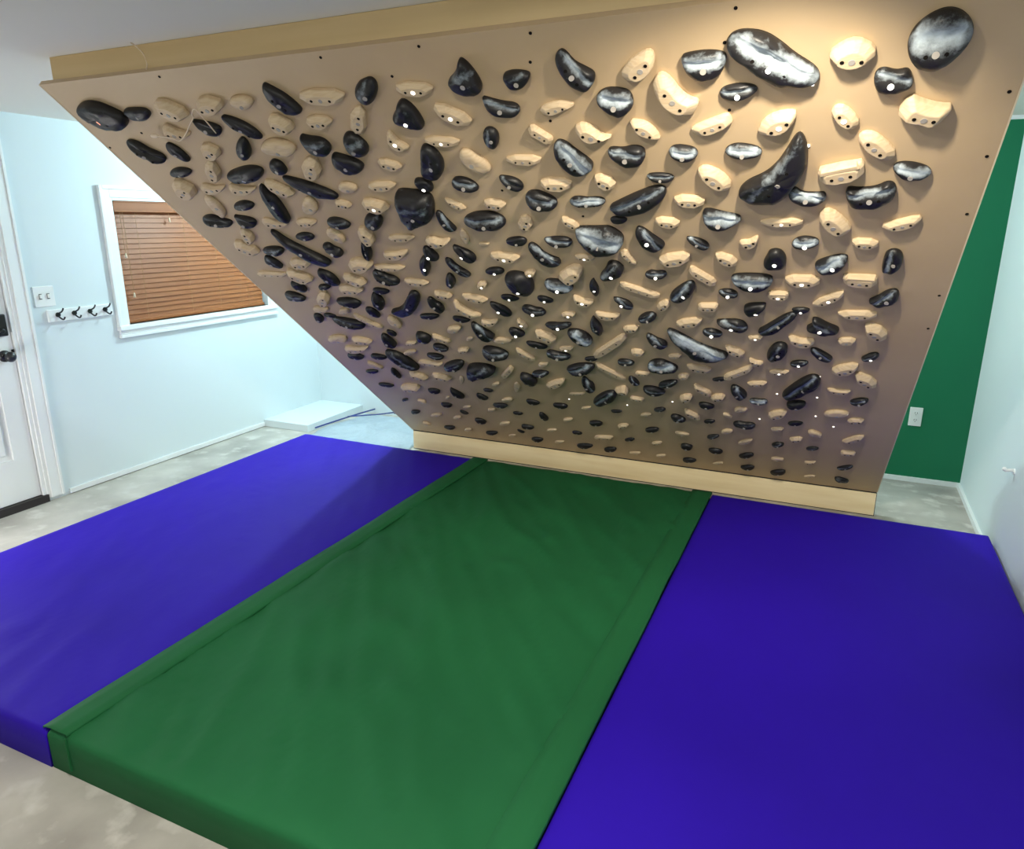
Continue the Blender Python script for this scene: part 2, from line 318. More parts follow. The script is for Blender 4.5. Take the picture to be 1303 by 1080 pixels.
# ------------------------------------------------------------------ climbing board
AN = math.radians(50.9965); KH = .143; BW, BL = 3.05, 3.08
brd = tag(empty('climbing_board', (0, 0, KH), (math.radians(90)+AN, 0, 0)), 'tan painted overhanging plywood climbing board leaning out over the mats', 'climbing wall')
bm = bmesh.new(); box(bm, 0, BW, 0, BL, -.018, 0); obj('panel', bm, M['board'], brd)
bm = bmesh.new()
box(bm, -.004, -.0002, 0, BL, -.019, .0012); obj('edge_strip', bm, M['edge'], brd)
bm = bmesh.new(); box(bm, BW+.0002, BW+.004, 0, BL, -.019, .0012); obj('edge_strip', bm, M['edge'], brd)
for x in (.03, .62, 1.23, 1.84, 2.45, 2.98): bm = bmesh.new(); box(bm, x-.019, x+.019, .35, BL-.05, -.16, -.0185); obj('rear_stud', bm, M['edge'], brd)

HOLDS = [
["Z",0,2,50,180,2938,"-82,48 -27,61 23,54 64,26 100,-11 76,-51 40,-61 -27,-54 -64,-30 -73,-5 -89,16 -100,35","big black oblong climbing hold at the far upper-left corner of the board"],
["Z",0,0,28,349,2926,"-60,26 24,24 60,15 55,-11 17,-26 -34,-26 -59,-8","black irregular climbing hold, right of the upper left corner hold"],
["k",0,0,35,522,2935,"-27,43 14,37 61,0 60,-29 24,-43 -21,-38 -61,1 -54,29","pale wooden block climbing hold, right of the upper left corner hold"],
["k",0,0,36,710,2939,"-21,31 19,34 60,14 55,-10 17,-29 -26,-34 -60,-10 -49,14","pale wooden block hold, second one up and left of the fat oval hold"],
["m",0,0,27,448,2840,"-23,35 -4,25 10,3 48,-8 64,-19 18,-35 -28,-35 -64,-13 -57,12","pale wooden scalloped climbing hold, right of the upper left corner hold"],
["D",0,0,31,618,2842,"34,-25 43,-16 48,-6 44,6 23,18 -4,27 -26,33 -40,36 -48,37 -48,32 -45,22 -40,8 -33,-8 -21,-26 -2,-37 20,-34","black teardrop climbing hold, up and left of the fat oval hold"],
["B",0,0,39,206,2753,"45,-55 58,-43 61,-26 46,-8 21,9 10,28 -2,43 -22,55 -45,58 -61,47 -61,26 -51,3 -37,-16 -20,-35 2,-51 25,-58","large black bean-shaped climbing hold, down and right of the upper left corner hold"],
["E",0,0,27,355,2737,"25,-42 29,-31 30,-18 29,-3 25,17 14,35 0,46 -11,46 -19,42 -26,36 -30,25 -29,8 -21,-12 -10,-29 3,-41 16,-46","black oval hold, second one left of the fat oval hold"],
["k",0,0,30,526,2736,"-8,36 22,36 47,9 37,-17 4,-35 -28,-36 -47,-7 -33,19","pale wooden block hold, nearest one up and left of the fat oval hold"],
["k",0,0,31,440,2634,"37,60 54,49 40,-4 5,-44 -34,-60 -54,-49 -31,7 5,43","large pale wooden block climbing hold, left of the fat oval hold"],
["E",0,0,26,267,2635,"54,-8 63,2 59,11 48,17 34,20 15,22 -7,19 -28,14 -47,6 -61,-4 -63,-13 -50,-20 -30,-22 -11,-21 10,-20 34,-17","black oval hold, nearest one left of the fat oval hold"],
["k",0,0,40,203,2544,"-8,52 30,51 61,13 48,-24 5,-50 -38,-52 -61,-9 -42,28","pale wooden block climbing hold, left of the fat oval hold"],
["m",0,0,23,364,2539,"-47,28 -21,26 5,13 53,16 76,12 31,-14 -21,-28 -72,-22 -76,0","large pale wooden scalloped climbing hold, down and left of the fat oval hold"],
["o",0,0,24,851,2935,"30,-16 43,-7 49,3 45,14 32,22 16,26 2,26 -12,26 -31,21 -47,11 -49,0 -42,-10 -31,-18 -17,-24 -1,-26 14,-24","pale wooden rounded climbing hold, above the fat oval hold"],
["Z",0,0,30,1018,2939,"-30,65 -4,44 30,8 52,-49 37,-64 -1,-65 -27,-43 -43,-6 -52,11","large black irregular climbing hold, up and right of the fat oval hold"],
["k",0,0,24,1179,2929,"-74,22 -25,30 60,21 87,1 65,-20 15,-30 -65,-17 -87,4","large pale wooden block hold, second one left of the heart-shaped hold"],
["E",0,0,28,765,2834,"46,-54 53,-45 52,-28 44,-7 27,16 7,33 -10,43 -25,50 -41,54 -53,50 -53,33 -40,9 -22,-13 -3,-30 15,-45 33,-54","large black oval climbing hold, above the fat oval hold"],
["k",0,0,33,943,2839,"-16,39 14,37 45,6 42,-22 13,-39 -20,-38 -45,-4 -37,23","pale wooden block climbing hold, up and right of the fat oval hold"],
["k",0,0,23,1101,2833,"-38,20 -5,27 43,18 53,0 31,-18 -3,-27 -47,-15 -53,4","pale wooden block climbing hold, above the long club hold"],
["k",0,0,23,1253,2827,"43,55 46,31 16,-27 -17,-55 -42,-51 -46,-25 -12,31 21,54","large pale wooden block hold, nearest one left of the heart-shaped hold"],
["P",0,0,37,692,2739,"22,50 42,47 38,14 18,-24 -17,-50 -42,-50 -41,-20 -20,19","black chunky climbing hold, above the fat oval hold"],
["o",0,0,31,850,2737,"62,-25 77,-9 75,6 63,20 43,31 19,37 -5,37 -26,33 -50,23 -72,9 -77,-7 -62,-22 -37,-31 -12,-35 11,-37 36,-36","large pale wooden rounded climbing hold, up and right of the fat oval hold"],
["Z",1,0,36,1026,2740,"-45,49 -12,34 36,27 54,-6 37,-37 4,-49 -27,-37 -54,0","black irregular climbing hold, above the long club hold"],
["E",1,0,43,1185,2732,"25,-41 37,-25 41,-5 37,12 30,25 22,38 9,49 -9,50 -25,38 -35,21 -40,3 -41,-14 -37,-31 -26,-44 -10,-50 7,-49","black oval climbing hold, down and left of the heart-shaped hold"],
["Z",0,0,36,1100,2650,"-39,50 5,31 46,8 60,-21 27,-45 -26,-50 -48,-20 -60,8","black irregular climbing hold, up and right of the long club hold"],
["E",0,0,42,594,2614,"81,-8 96,6 100,21 84,34 50,38 12,34 -19,27 -50,19 -81,8 -100,-8 -96,-23 -73,-33 -41,-38 -5,-38 31,-31 60,-21","fat black oval hold on the upper left, level with the window top"],
["E",0,0,33,777,2643,"23,-28 29,-17 31,-6 32,6 29,20 19,31 4,35 -8,31 -18,25 -26,17 -32,7 -32,-7 -26,-20 -15,-29 -1,-35 12,-34","small black oval climbing hold, right of the fat oval hold"],
["k",0,0,34,923,2631,"39,58 56,42 41,-12 5,-48 -36,-58 -56,-42 -32,14 6,46","large pale wooden block climbing hold, above the long club hold"],
["E",1,0,37,1353,2936,"-20,-45 -3,-39 12,-28 27,-13 40,4 47,23 44,39 32,45 17,42 2,38 -13,32 -30,19 -43,0 -47,-19 -43,-34 -34,-42","black oval climbing hold, up and left of the heart-shaped hold"],
["k",0,1,20,1517,2927,"-55,20 -20,26 43,16 63,-1 48,-18 13,-26 -46,-14 -63,4","pale wooden block climbing hold, above the heart-shaped hold"],
["Z",1,0,40,1688,2957,"-51,-10 -24,6 -1,30 16,59 32,44 45,10 51,-36 37,-59 -3,-59 -40,-40","black fin-shaped climbing hold with a pointed top, near the top edge"],
["Z",0,1,39,1440,2840,"-48,0 -20,21 -7,45 18,57 40,30 48,-16 43,-57 12,-48 -26,-35 -45,-19","black heart-shaped climbing hold with a lit white bolt"],
["k",0,1,23,1600,2825,"-42,44 -11,38 40,2 54,-28 36,-44 3,-39 -44,0 -54,28","pale wooden block climbing hold, below the black fin-shaped hold"],
["m",0,1,21,1349,2734,"-10,46 0,32 6,3 26,-15 34,-32 9,-46 -16,-41 -34,-8 -29,22","pale wooden scalloped climbing hold, down and left of the heart-shaped hold"],
["k",0,1,16,1514,2720,"-57,17 -23,22 40,13 63,-1 50,-16 17,-22 -43,-11 -63,4","pale wooden block climbing hold, down and right of the heart-shaped hold"],
["E",1,0,28,1693,2724,"3,-36 13,-23 20,-10 25,4 27,18 24,30 17,38 7,42 -5,40 -16,31 -24,16 -27,1 -27,-11 -26,-24 -21,-37 -10,-42","black oval climbing hold, down and right of the black fin-shaped hold"],
["k",0,0,19,1265,2630,"-33,26 -7,27 34,7 43,-12 27,-25 0,-27 -37,-5 -43,14","pale wooden block hold, second one up and left of the square slab hold"],
["Z",0,0,40,1427,2636,"2,76 34,74 51,44 55,1 35,-43 0,-76 -41,-74 -55,-45 -23,15","large black irregular climbing hold, above the square slab hold"],
["o",0,0,25,1596,2631,"41,-45 47,-25 41,-6 31,11 20,26 7,41 -11,53 -27,54 -40,41 -47,24 -46,7 -38,-11 -25,-27 -10,-40 6,-49 24,-54","pale wooden rounded climbing hold, up and right of the square slab hold"],
["Z",1,0,26,1852,2927,"-44,21 -10,32 29,25 44,13 16,-20 -16,-32 -37,-23","black irregular climbing hold, right of the black fin-shaped hold"],
["Z",2,0,31,2026,2942,"-47,49 -27,67 -13,57 0,25 25,6 48,-13 44,-36 24,-60 7,-67 -23,-48 -38,-18 -48,15","black boomerang-shaped jug with a chalk stripe, near the top centre"],
["z",0,0,17,1939,2822,"-58,1 -24,18 24,24 58,7 26,-3 -15,-21 -48,-24","pale wooden carved climbing hold, below the boomerang-shaped jug"],
["Z",2,0,26,1772,2841,"-53,41 -33,32 3,16 42,8 53,-9 43,-31 6,-41 -37,-26 -52,4","chalky black irregular climbing hold, down and right of the black fin-shaped hold"],
["r",0,0,17,1857,2726,"-22,38 -11,38 33,-10 34,-22 22,-38 12,-38 -33,11 -34,23","pale wooden rail climbing hold, up and left of the half-moon jug"],
["z",0,0,27,2025,2729,"-56,22 -25,37 6,17 24,-13 56,-22 22,-29 -19,-37 -48,-18","pale wooden carved climbing hold, up and right of the half-moon jug"],
["Z",3,0,35,2112,2829,"-50,28 -23,46 10,45 43,33 50,4 42,-24 6,-46 -28,-23 -49,3","chalky black irregular climbing hold, down and right of the boomerang-shaped jug"],
["k",0,0,16,1768,2626,"-57,13 -26,21 36,17 61,4 51,-12 20,-21 -39,-14 -61,0","pale wooden block climbing hold, left of the half-moon jug"],
["z",0,0,26,2191,2938,"-50,-19 -22,16 7,35 37,47 50,33 45,1 29,-24 -4,-47 -30,-45","pale wooden carved climbing hold, up and left of the big wooden crescent"],
["z",0,0,33,2279,2842,"-58,34 -44,65 -25,71 -5,48 11,11 34,-16 58,-24 49,-50 30,-71 1,-67 -29,-42 -49,-10","big pale yellow wooden crescent hold in the upper middle of the board"],
["Z",3,0,32,2358,2922,"-56,31 -35,38 12,40 51,31 56,14 41,-26 8,-40 -27,-34 -47,-12","chalky black irregular climbing hold, up and right of the big wooden crescent"],
["E",2,1,24,2436,2832,"46,3 44,11 33,18 17,22 -2,24 -23,21 -38,15 -45,7 -46,-1 -44,-9 -39,-17 -23,-23 -1,-24 19,-19 32,-12 41,-5","chalky black oval climbing hold, down and left of the big kidney-shaped hold"],
["z",0,0,21,2177,2724,"-39,40 -9,36 14,22 33,-6 39,-40 12,-31 -22,-12 -37,15","pale wooden carved climbing hold, down and left of the big wooden crescent"],
["z",0,0,20,2361,2729,"-57,-5 -6,18 42,37 51,29 57,3 29,-13 -8,-33 -39,-37 -53,-21","pale wooden carved climbing hold, down and right of the big wooden crescent"],
["Z",3,1,43,2521,2927,"-106,52 -95,75 -64,83 -17,70 18,39 49,3 88,-30 106,-55 101,-78 57,-83 1,-71 -30,-40 -61,-4 -96,25","big black kidney-shaped hold dusted with chalk near the top edge, lit bolt in it"],
["z",0,1,28,2528,2725,"-51,-30 -35,13 -3,35 36,40 51,31 42,-3 17,-30 -15,-40","pale wooden carved climbing hold, above the boot-shaped hold"],
["z",0,0,32,2692,2924,"-51,4 -21,29 10,38 49,11 51,-17 29,-34 -4,-38 -36,-23","large pale wooden block with three screw holes near the top edge"],
["Z",3,0,50,2865,2938,"-62,3 -51,37 -24,63 6,73 37,58 62,22 58,-12 31,-54 -3,-73 -33,-61 -55,-28","large round black dome hold, top half white with chalk, by the upper-right corner"],
["Z",2,1,28,2788,2836,"-42,-1 -41,26 -25,36 4,22 29,29 42,-5 41,-25 4,-36 -27,-33","chalky black irregular climbing hold, up and left of the hollow-sided wooden hold"],
["z",0,1,21,2691,2730,"-35,19 -24,42 0,38 33,-3 35,-29 17,-42 -14,-18","pale wooden carved climbing hold, above the upper wooden step"],
["z",0,0,39,2866,2744,"-61,-3 -37,49 -5,27 32,12 61,8 49,-22 30,-49 -6,-25 -36,-19","square wooden hold with hollowed sides, below the top right dome"],
["z",0,0,22,2776,2627,"-51,35 -36,55 -10,48 17,22 51,-26 32,-55 -1,-34 -32,-4","pale wooden carved climbing hold, up and right of the upper wooden step"],
["s",0,0,31,2695,2542,"-59,-2 -55,13 -3,29 48,39 56,27 59,-5 36,-25 -23,-39 -52,-33","pale wooden two-step ledge hold right of the boot-shaped hold"],
["E",3,0,29,2868,2534,"46,-4 39,7 27,16 12,23 -6,29 -26,31 -41,26 -46,15 -42,4 -36,-5 -28,-16 -14,-26 6,-31 25,-29 38,-23 45,-14","chalky black oval climbing hold, below the hollow-sided wooden hold"],
["Z",2,0,36,2778,2445,"-65,15 -59,31 -32,23 13,28 37,49 57,41 65,9 50,-29 12,-47 -42,-49 -58,-19","chalky black irregular climbing hold, down and right of the upper wooden step"],
["z",0,0,31,2692,2326,"-48,28 -27,66 9,42 48,-18 45,-39 18,-66 -30,-16","pale wooden carved climbing hold, below the upper wooden step"],
["z",0,0,19,2870,2319,"-54,-11 -22,8 42,35 54,17 32,-16 -27,-35","pale wooden carved climbing hold, above the upright barrel hold"],
["k",0,0,18,2784,2223,"-37,14 -22,23 17,20 37,6 37,-12 22,-23 -16,-17 -34,-2","small pale wooden block climbing hold, up and left of the upright barrel hold"],
["m",0,0,23,514,2532,"-49,30 -22,26 5,11 52,10 75,4 33,-19 -19,-30 -70,-20 -75,3","large pale wooden scalloped climbing hold, below the fat oval hold"],
["o",0,0,23,276,2431,"-1,-62 16,-44 27,-22 33,4 33,28 29,46 24,59 16,71 0,70 -18,53 -28,27 -32,1 -33,-22 -32,-44 -28,-63 -18,-71","large pale wooden rounded climbing hold, down and left of the fat oval hold"],
["B",0,0,40,200,2342,"60,-29 74,-19 74,-5 57,5 28,13 14,27 -3,34 -24,33 -44,29 -65,21 -74,7 -65,-10 -40,-22 -14,-29 11,-33 37,-34","large black bean-shaped climbing hold, down and left of the fat oval hold"],
["E",0,0,30,433,2437,"46,-12 56,-3 57,7 50,15 36,21 16,23 -3,20 -20,15 -36,9 -50,1 -57,-10 -48,-19 -29,-23 -9,-23 10,-22 29,-18","black oval climbing hold, below the fat oval hold"],
["D",0,0,37,371,2336,"22,-29 39,-15 46,0 41,13 23,23 0,29 -17,31 -29,34 -40,37 -46,35 -46,23 -44,4 -39,-13 -30,-26 -17,-35 1,-37","black teardrop climbing hold, below the fat oval hold"],
["k",0,0,31,290,2240,"4,51 25,49 35,10 21,-27 -7,-51 -30,-51 -35,-8 -18,29","pale wooden block hold, second one left of the tusk-shaped hold"],
["k",0,0,34,215,2154,"-30,50 6,44 51,3 54,-31 24,-50 -14,-46 -54,-1 -51,32","pale wooden block hold, nearest one left of the tusk-shaped hold"],
["k",0,0,26,700,2532,"-36,46 -3,38 45,-2 53,-32 29,-46 -7,-39 -50,2 -53,32","pale wooden block climbing hold, left of the long club hold"],
["Z",0,0,34,602,2441,"3,106 26,113 24,69 45,38 30,-48 6,-113 -43,-106 -45,-40 -28,31","large black irregular climbing hold, down and left of the long club hold"],
["m",0,0,22,523,2325,"-55,30 -26,26 4,11 53,11 78,4 37,-19 -15,-30 -69,-20 -78,3","large pale wooden scalloped climbing hold, up and left of the tusk-shaped hold"],
["E",1,0,32,355,2131,"55,-8 63,4 63,14 56,22 40,27 20,28 -4,26 -30,21 -53,11 -63,-2 -58,-12 -46,-19 -32,-24 -14,-28 11,-27 37,-20","black oval climbing hold, left of the tusk-shaped hold"],
["E",1,0,31,285,2045,"26,-42 34,-31 35,-14 30,5 22,22 11,35 -2,42 -13,43 -22,38 -30,29 -35,14 -33,-6 -22,-24 -9,-34 2,-39 14,-43","black oval climbing hold, down and left of the tusk-shaped hold"],
["r",0,0,18,196,1942,"-73,13 -46,20 91,13 98,5 75,-13 49,-20 -91,-13 -98,-5","large pale wooden rail climbing hold, down and left of the tusk-shaped hold"],
["k",0,0,31,451,2044,"-41,24 2,35 59,25 65,3 32,-22 -14,-35 -64,-21 -65,3","pale wooden block hold, nearest one below the tusk-shaped hold"],
["k",0,0,35,370,1941,"-40,49 0,46 54,7 61,-27 31,-49 -11,-48 -59,-6 -61,28","pale wooden block hold, second one below the tusk-shaped hold"],
["E",0,0,32,294,1843,"21,-34 29,-24 33,-7 31,13 22,29 10,38 -1,41 -11,43 -22,41 -31,30 -33,11 -29,-8 -21,-25 -11,-37 1,-43 12,-41","black oval hold, nearest one below the tusk-shaped hold"],
["Z",0,0,28,851,2529,"-100,60 -77,64 6,30 74,-14 100,-45 81,-64 10,-51 -37,-26 -72,13","long black club-shaped hold on the upper left of the board"],
["o",0,0,20,1018,2525,"38,-12 43,1 39,9 32,16 23,22 11,26 -5,26 -20,22 -34,11 -43,-1 -42,-10 -34,-18 -22,-22 -9,-25 6,-26 22,-24","pale wooden rounded climbing hold, right of the long club hold"],
["k",0,0,19,1173,2526,"-52,13 -17,23 43,21 62,7 45,-11 9,-23 -47,-18 -62,-3","pale wooden block hold, nearest one up and left of the square slab hold"],
["o",0,0,27,773,2431,"-8,-48 15,-37 32,-18 42,3 45,21 44,35 41,46 31,50 12,44 -9,30 -26,14 -39,-6 -45,-26 -43,-40 -35,-47 -25,-50","pale wooden rounded climbing hold, below the long club hold"],
["k",0,0,19,941,2434,"-22,23 0,24 30,8 34,-9 17,-22 -6,-24 -32,-6 -34,11","small pale wooden block climbing hold, down and right of the long club hold"],
["k",0,1,30,1089,2426,"-38,35 -3,37 46,14 55,-12 30,-32 -6,-37 -51,-11 -55,16","pale wooden block climbing hold, left of the square slab hold"],
["k",0,0,21,684,2327,"-37,17 -4,24 44,18 53,2 30,-16 -4,-24 -47,-15 -53,2","pale wooden block climbing hold, above the tusk-shaped hold"],
["E",1,0,30,846,2325,"51,-16 52,-5 46,4 39,13 27,22 8,29 -15,29 -34,23 -46,15 -52,5 -51,-5 -42,-15 -26,-22 -6,-27 16,-29 38,-25","black oval climbing hold, down and right of the long club hold"],
["P",1,0,41,1026,2336,"39,39 51,19 33,-16 1,-42 -35,-40 -51,-17 -36,15 -4,42","black chunky climbing hold, down and left of the square slab hold"],
["E",0,0,24,607,2234,"49,-5 50,2 49,9 44,17 30,22 7,23 -15,18 -31,12 -43,5 -50,-3 -49,-11 -39,-17 -22,-21 -1,-23 22,-20 41,-13","black oval climbing hold, up and right of the tusk-shaped hold"],
["o",0,0,23,779,2242,"22,-41 32,-26 35,-8 32,10 26,28 16,41 6,47 -4,47 -17,41 -30,31 -35,14 -32,-6 -23,-23 -13,-34 -3,-42 8,-47","pale wooden rounded climbing hold, right of the tusk-shaped hold"],
["Z",0,0,36,541,2155,"-91,128 -67,115 -46,61 21,-15 80,-72 91,-102 56,-128 6,-114 -53,-40 -83,39","long curved black tusk-shaped hold on the left side of the board"],
["B",0,0,36,702,2148,"36,-30 41,-14 40,1 31,9 17,17 11,33 1,43 -15,42 -30,35 -41,20 -41,3 -34,-12 -25,-23 -14,-34 2,-43 21,-42","black bean-shaped climbing hold, right of the tusk-shaped hold"],
["k",0,0,35,937,2244,"-3,56 21,55 39,14 28,-26 0,-54 -27,-56 -39,-10 -25,30","pale wooden block climbing hold, down and left of the square slab hold"],
["k",0,0,17,1096,2228,"-56,10 -20,20 44,20 65,8 49,-9 13,-20 -47,-17 -65,-4","pale wooden block climbing hold, below the square slab hold"],
["m",0,0,21,1014,2117,"-62,15 -33,20 1,16 48,31 74,33 44,0 -1,-25 -57,-33 -74,-16","large pale wooden scalloped climbing hold, above the sock-shaped hold"],
["D",0,0,34,873,2138,"-1,-45 14,-24 24,-4 31,15 32,35 26,50 17,59 11,59 6,56 2,49 -5,36 -16,12 -26,-17 -32,-43 -30,-59 -19,-59","black teardrop climbing hold, down and left of the square slab hold"],
["k",0,0,38,790,2047,"-43,28 3,43 62,33 68,7 34,-25 -14,-43 -68,-28 -68,1","pale wooden block hold, second one up and left of the sock-shaped hold"],
["k",0,0,17,923,2022,"-76,11 -30,20 54,19 84,7 67,-9 21,-20 -58,-16 -84,-3","large pale wooden block climbing hold, up and left of the sock-shaped hold"],
["Z",0,0,33,539,1937,"-33,66 21,44 41,5 30,-66 -17,-54 -41,-9","large black irregular climbing hold, down and right of the tusk-shaped hold"],
["E",0,0,24,452,1848,"28,-5 38,2 41,11 34,17 22,20 9,20 -5,18 -19,14 -30,7 -37,0 -41,-8 -38,-16 -26,-20 -11,-19 3,-15 15,-11","small black oval hold, nearest one down and right of the tusk-shaped hold"],
["k",0,0,30,680,1924,"-40,41 -4,40 47,10 56,-19 32,-39 -5,-41 -51,-8 -56,22","pale wooden block hold, nearest one up and left of the sock-shaped hold"],
["B",1,0,41,869,1956,"47,-46 56,-31 53,-9 35,6 12,16 0,37 -14,50 -30,50 -43,42 -53,29 -56,9 -47,-15 -28,-35 -7,-44 11,-48 29,-50","black bean-shaped climbing hold, up and left of the sock-shaped hold"],
["Z",0,1,26,1354,2531,"-31,33 33,20 26,-33 -4,-27 -33,-11","black irregular climbing hold, up and right of the square slab hold"],
["Z",1,0,71,1271,2420,"-51,94 34,82 86,68 78,11 39,-63 -16,-75 -66,-94 -86,-64 -71,22","large square black slab hold on the left half of the board"],
["E",2,0,31,1513,2526,"46,-20 45,-9 41,2 33,13 20,25 -1,33 -21,33 -34,26 -41,18 -46,9 -46,-3 -36,-15 -19,-25 1,-31 22,-33 38,-29","chalky black oval climbing hold, right of the square slab hold"],
["D",1,0,28,1692,2524,"33,-22 36,-8 32,5 24,16 10,26 -9,32 -27,35 -35,34 -36,30 -35,25 -33,17 -28,2 -18,-16 -4,-30 10,-35 23,-32","black teardrop climbing hold, left of the half-moon jug"],
["k",0,0,14,1430,2423,"-30,31 -10,26 25,-1 35,-22 25,-31 5,-27 -27,1 -35,21","pale wooden block hold, nearest one right of the square slab hold"],
["k",0,0,20,1589,2423,"-35,19 -10,26 31,17 43,0 30,-18 5,-26 -34,-14 -43,4","pale wooden block hold, second one right of the square slab hold"],
["Z",2,0,23,1350,2329,"-24,58 1,59 8,11 31,-46 -5,-59 -31,-38","chalky black irregular climbing hold, down and right of the square slab hold"],
["E",2,0,46,1515,2342,"82,-16 84,3 75,20 57,34 32,42 4,42 -23,38 -48,29 -72,16 -84,-4 -74,-23 -49,-35 -21,-40 5,-42 35,-42 64,-33","large chalky black oval climbing hold, up and left of the round navy dome"],
["k",0,0,21,1671,2323,"-31,-25 -28,1 -2,35 19,39 31,20 29,-7 3,-37 -19,-39","pale wooden block climbing hold, above the round navy dome"],
["o",0,0,12,1388,2236,"-4,-44 5,-35 12,-23 17,-6 18,10 17,23 15,34 12,43 4,46 -5,38 -12,22 -15,5 -17,-10 -18,-25 -17,-38 -13,-46","pale wooden rounded climbing hold, down and right of the square slab hold"],
["z",0,0,29,1263,2214,"-57,15 -22,34 10,11 62,16 35,-15 -30,-34 -62,-19","pale wooden carved climbing hold, down and right of the square slab hold"],
["E",0,0,24,1600,2217,"41,-5 44,5 40,15 30,21 15,23 1,21 -13,18 -28,13 -40,5 -44,-6 -36,-15 -23,-20 -10,-22 4,-23 19,-21 33,-14","black oval climbing hold, above the round navy dome"],
["o",0,0,8,1453,2192,"21,-2 24,3 20,6 13,9 5,10 -3,10 -11,9 -17,7 -21,2 -24,-2 -22,-6 -16,-9 -7,-10 1,-9 8,-8 15,-6","small pale wooden rounded climbing hold, up and left of the round navy dome"],
["k",0,1,23,1518,2118,"-55,21 -20,29 42,20 63,1 48,-19 13,-29 -46,-17 -63,3","pale wooden block climbing hold, up and left of the round navy dome"],
["E",0,1,31,1187,2134,"24,-33 28,-19 26,-4 22,9 17,23 8,36 -4,43 -16,39 -23,28 -26,15 -28,1 -26,-13 -19,-28 -9,-38 3,-43 15,-42","black oval climbing hold, below the square slab hold"],
["D",0,1,33,1350,2134,"22,-48 35,-31 36,-7 25,13 9,27 -5,37 -19,46 -29,52 -35,52 -36,45 -34,30 -31,5 -24,-24 -14,-44 -3,-51 9,-52","black teardrop climbing hold, above the small wooden crescent"],
["T",0,1,34,1120,2052,"41,74 33,50 29,17 16,-22 -8,-57 -28,-74 -41,-62 -30,-19 -19,19 6,51","large black triangular climbing hold, up and right of the sock-shaped hold"],
["Z",1,0,22,1273,2037,"-44,63 -10,63 -2,17 44,-38 29,-62 -1,-63 -26,-22","large black irregular climbing hold, above the small wooden crescent"],
["E",0,1,22,1434,2023,"43,-2 44,5 41,12 33,18 16,22 -4,19 -19,14 -29,7 -38,1 -44,-7 -41,-15 -28,-20 -10,-22 8,-20 25,-16 38,-10","black oval climbing hold, up and left of the round navy dome"],
["Z",3,0,37,1937,2631,"-55,43 -35,73 -10,66 17,26 54,-19 55,-43 34,-66 -5,-73 -37,-50 -52,-7","big black half-moon jug with chalked upper edge, below the boomerang-shaped jug"],
["Z",2,0,33,2107,2627,"-56,29 -40,37 -10,30 23,39 53,30 56,-2 31,-38 -6,-39 -31,-20 -54,8","chalky black irregular climbing hold, above the torpedo-shaped hold"],
["k",0,0,23,1847,2516,"-49,19 -20,29 35,23 55,5 44,-17 14,-29 -38,-20 -55,0","pale wooden block climbing hold, down and left of the half-moon jug"],
["k",0,0,22,2014,2521,"-28,28 -8,33 25,16 34,-6 24,-26 3,-33 -27,-13 -34,10","small pale wooden block climbing hold, down and right of the half-moon jug"],
["E",2,0,42,1772,2443,"52,-24 54,-5 44,11 31,23 17,33 0,42 -21,44 -40,36 -51,20 -54,3 -50,-15 -39,-30 -23,-40 -3,-44 17,-44 37,-38","chalky black oval climbing hold, down and left of the half-moon jug"],
["B",3,0,25,1934,2430,"62,1 55,12 40,18 22,18 3,16 -17,22 -38,23 -54,15 -62,4 -61,-8 -51,-17 -32,-22 -11,-23 10,-22 32,-18 53,-10","chalky black bean-shaped climbing hold, above the chalky boulder hold"],
["k",0,0,17,1844,2320,"-23,31 -6,30 21,7 29,-16 19,-31 2,-31 -23,-5 -29,17","small pale wooden block climbing hold, up and left of the chalky boulder hold"],
["E",0,0,17,2021,2334,"29,1 28,6 22,11 14,15 4,17 -10,17 -22,13 -28,7 -29,1 -28,-5 -25,-10 -18,-15 -6,-17 7,-15 18,-11 25,-6","small black oval climbing hold, down and left of the torpedo-shaped hold"],
["Z",3,0,60,1939,2235,"-85,55 -71,67 9,67 46,70 85,23 75,-24 32,-59 -8,-70 -45,-53 -75,-5","large faceted boulder hold grey with chalk in the middle of the board"],
["D",2,0,28,1771,2216,"46,-12 52,5 45,19 27,26 7,27 -14,26 -32,23 -44,21 -51,18 -52,14 -47,5 -34,-9 -17,-22 0,-27 15,-26 31,-23","chalky black teardrop climbing hold, left of the chalky boulder hold"],
["Z",2,0,31,1693,2140,"-54,56 -33,70 -14,51 -6,15 22,-13 54,-28 47,-63 19,-70 -25,-54 -48,7","large chalky black irregular climbing hold, up and right of the round navy dome"],
["k",0,1,14,1848,2122,"-36,11 -16,18 24,15 39,4 32,-10 11,-18 -26,-13 -39,-1","small pale wooden block climbing hold, down and left of the chalky boulder hold"],
["z",0,0,16,2016,2132,"-29,28 -1,46 13,6 29,-46 3,-40 -15,2","pale wooden carved climbing hold, down and right of the chalky boulder hold"],
["z",0,0,37,1765,2020,"-63,-15 15,60 63,53 47,-2 4,-42 -32,-60","large pale wooden carved climbing hold, down and left of the chalky boulder hold"],
["Z",1,1,38,1937,2055,"-53,-35 -22,2 0,54 37,46 53,10 38,-24 -12,-53 -50,-54","black irregular climbing hold, down and right of the chalky boulder hold"],
["E",3,1,39,1694,1938,"51,-21 59,-8 53,10 35,25 13,34 -8,39 -28,39 -45,34 -55,24 -59,9 -55,-8 -42,-25 -20,-37 4,-39 22,-35 37,-29","chalky black oval climbing hold, right of the round navy dome"],
["T",0,1,26,1840,1933,"11,59 12,40 17,16 18,-13 10,-42 0,-59 -12,-53 -17,-21 -18,7 -8,35","black triangular climbing hold, below the chalky boulder hold"],
["k",0,1,18,1590,2014,"-22,6 -5,18 21,22 28,11 19,-8 1,-22 -23,-22 -28,-9","small pale wooden block climbing hold, up and right of the round navy dome"],
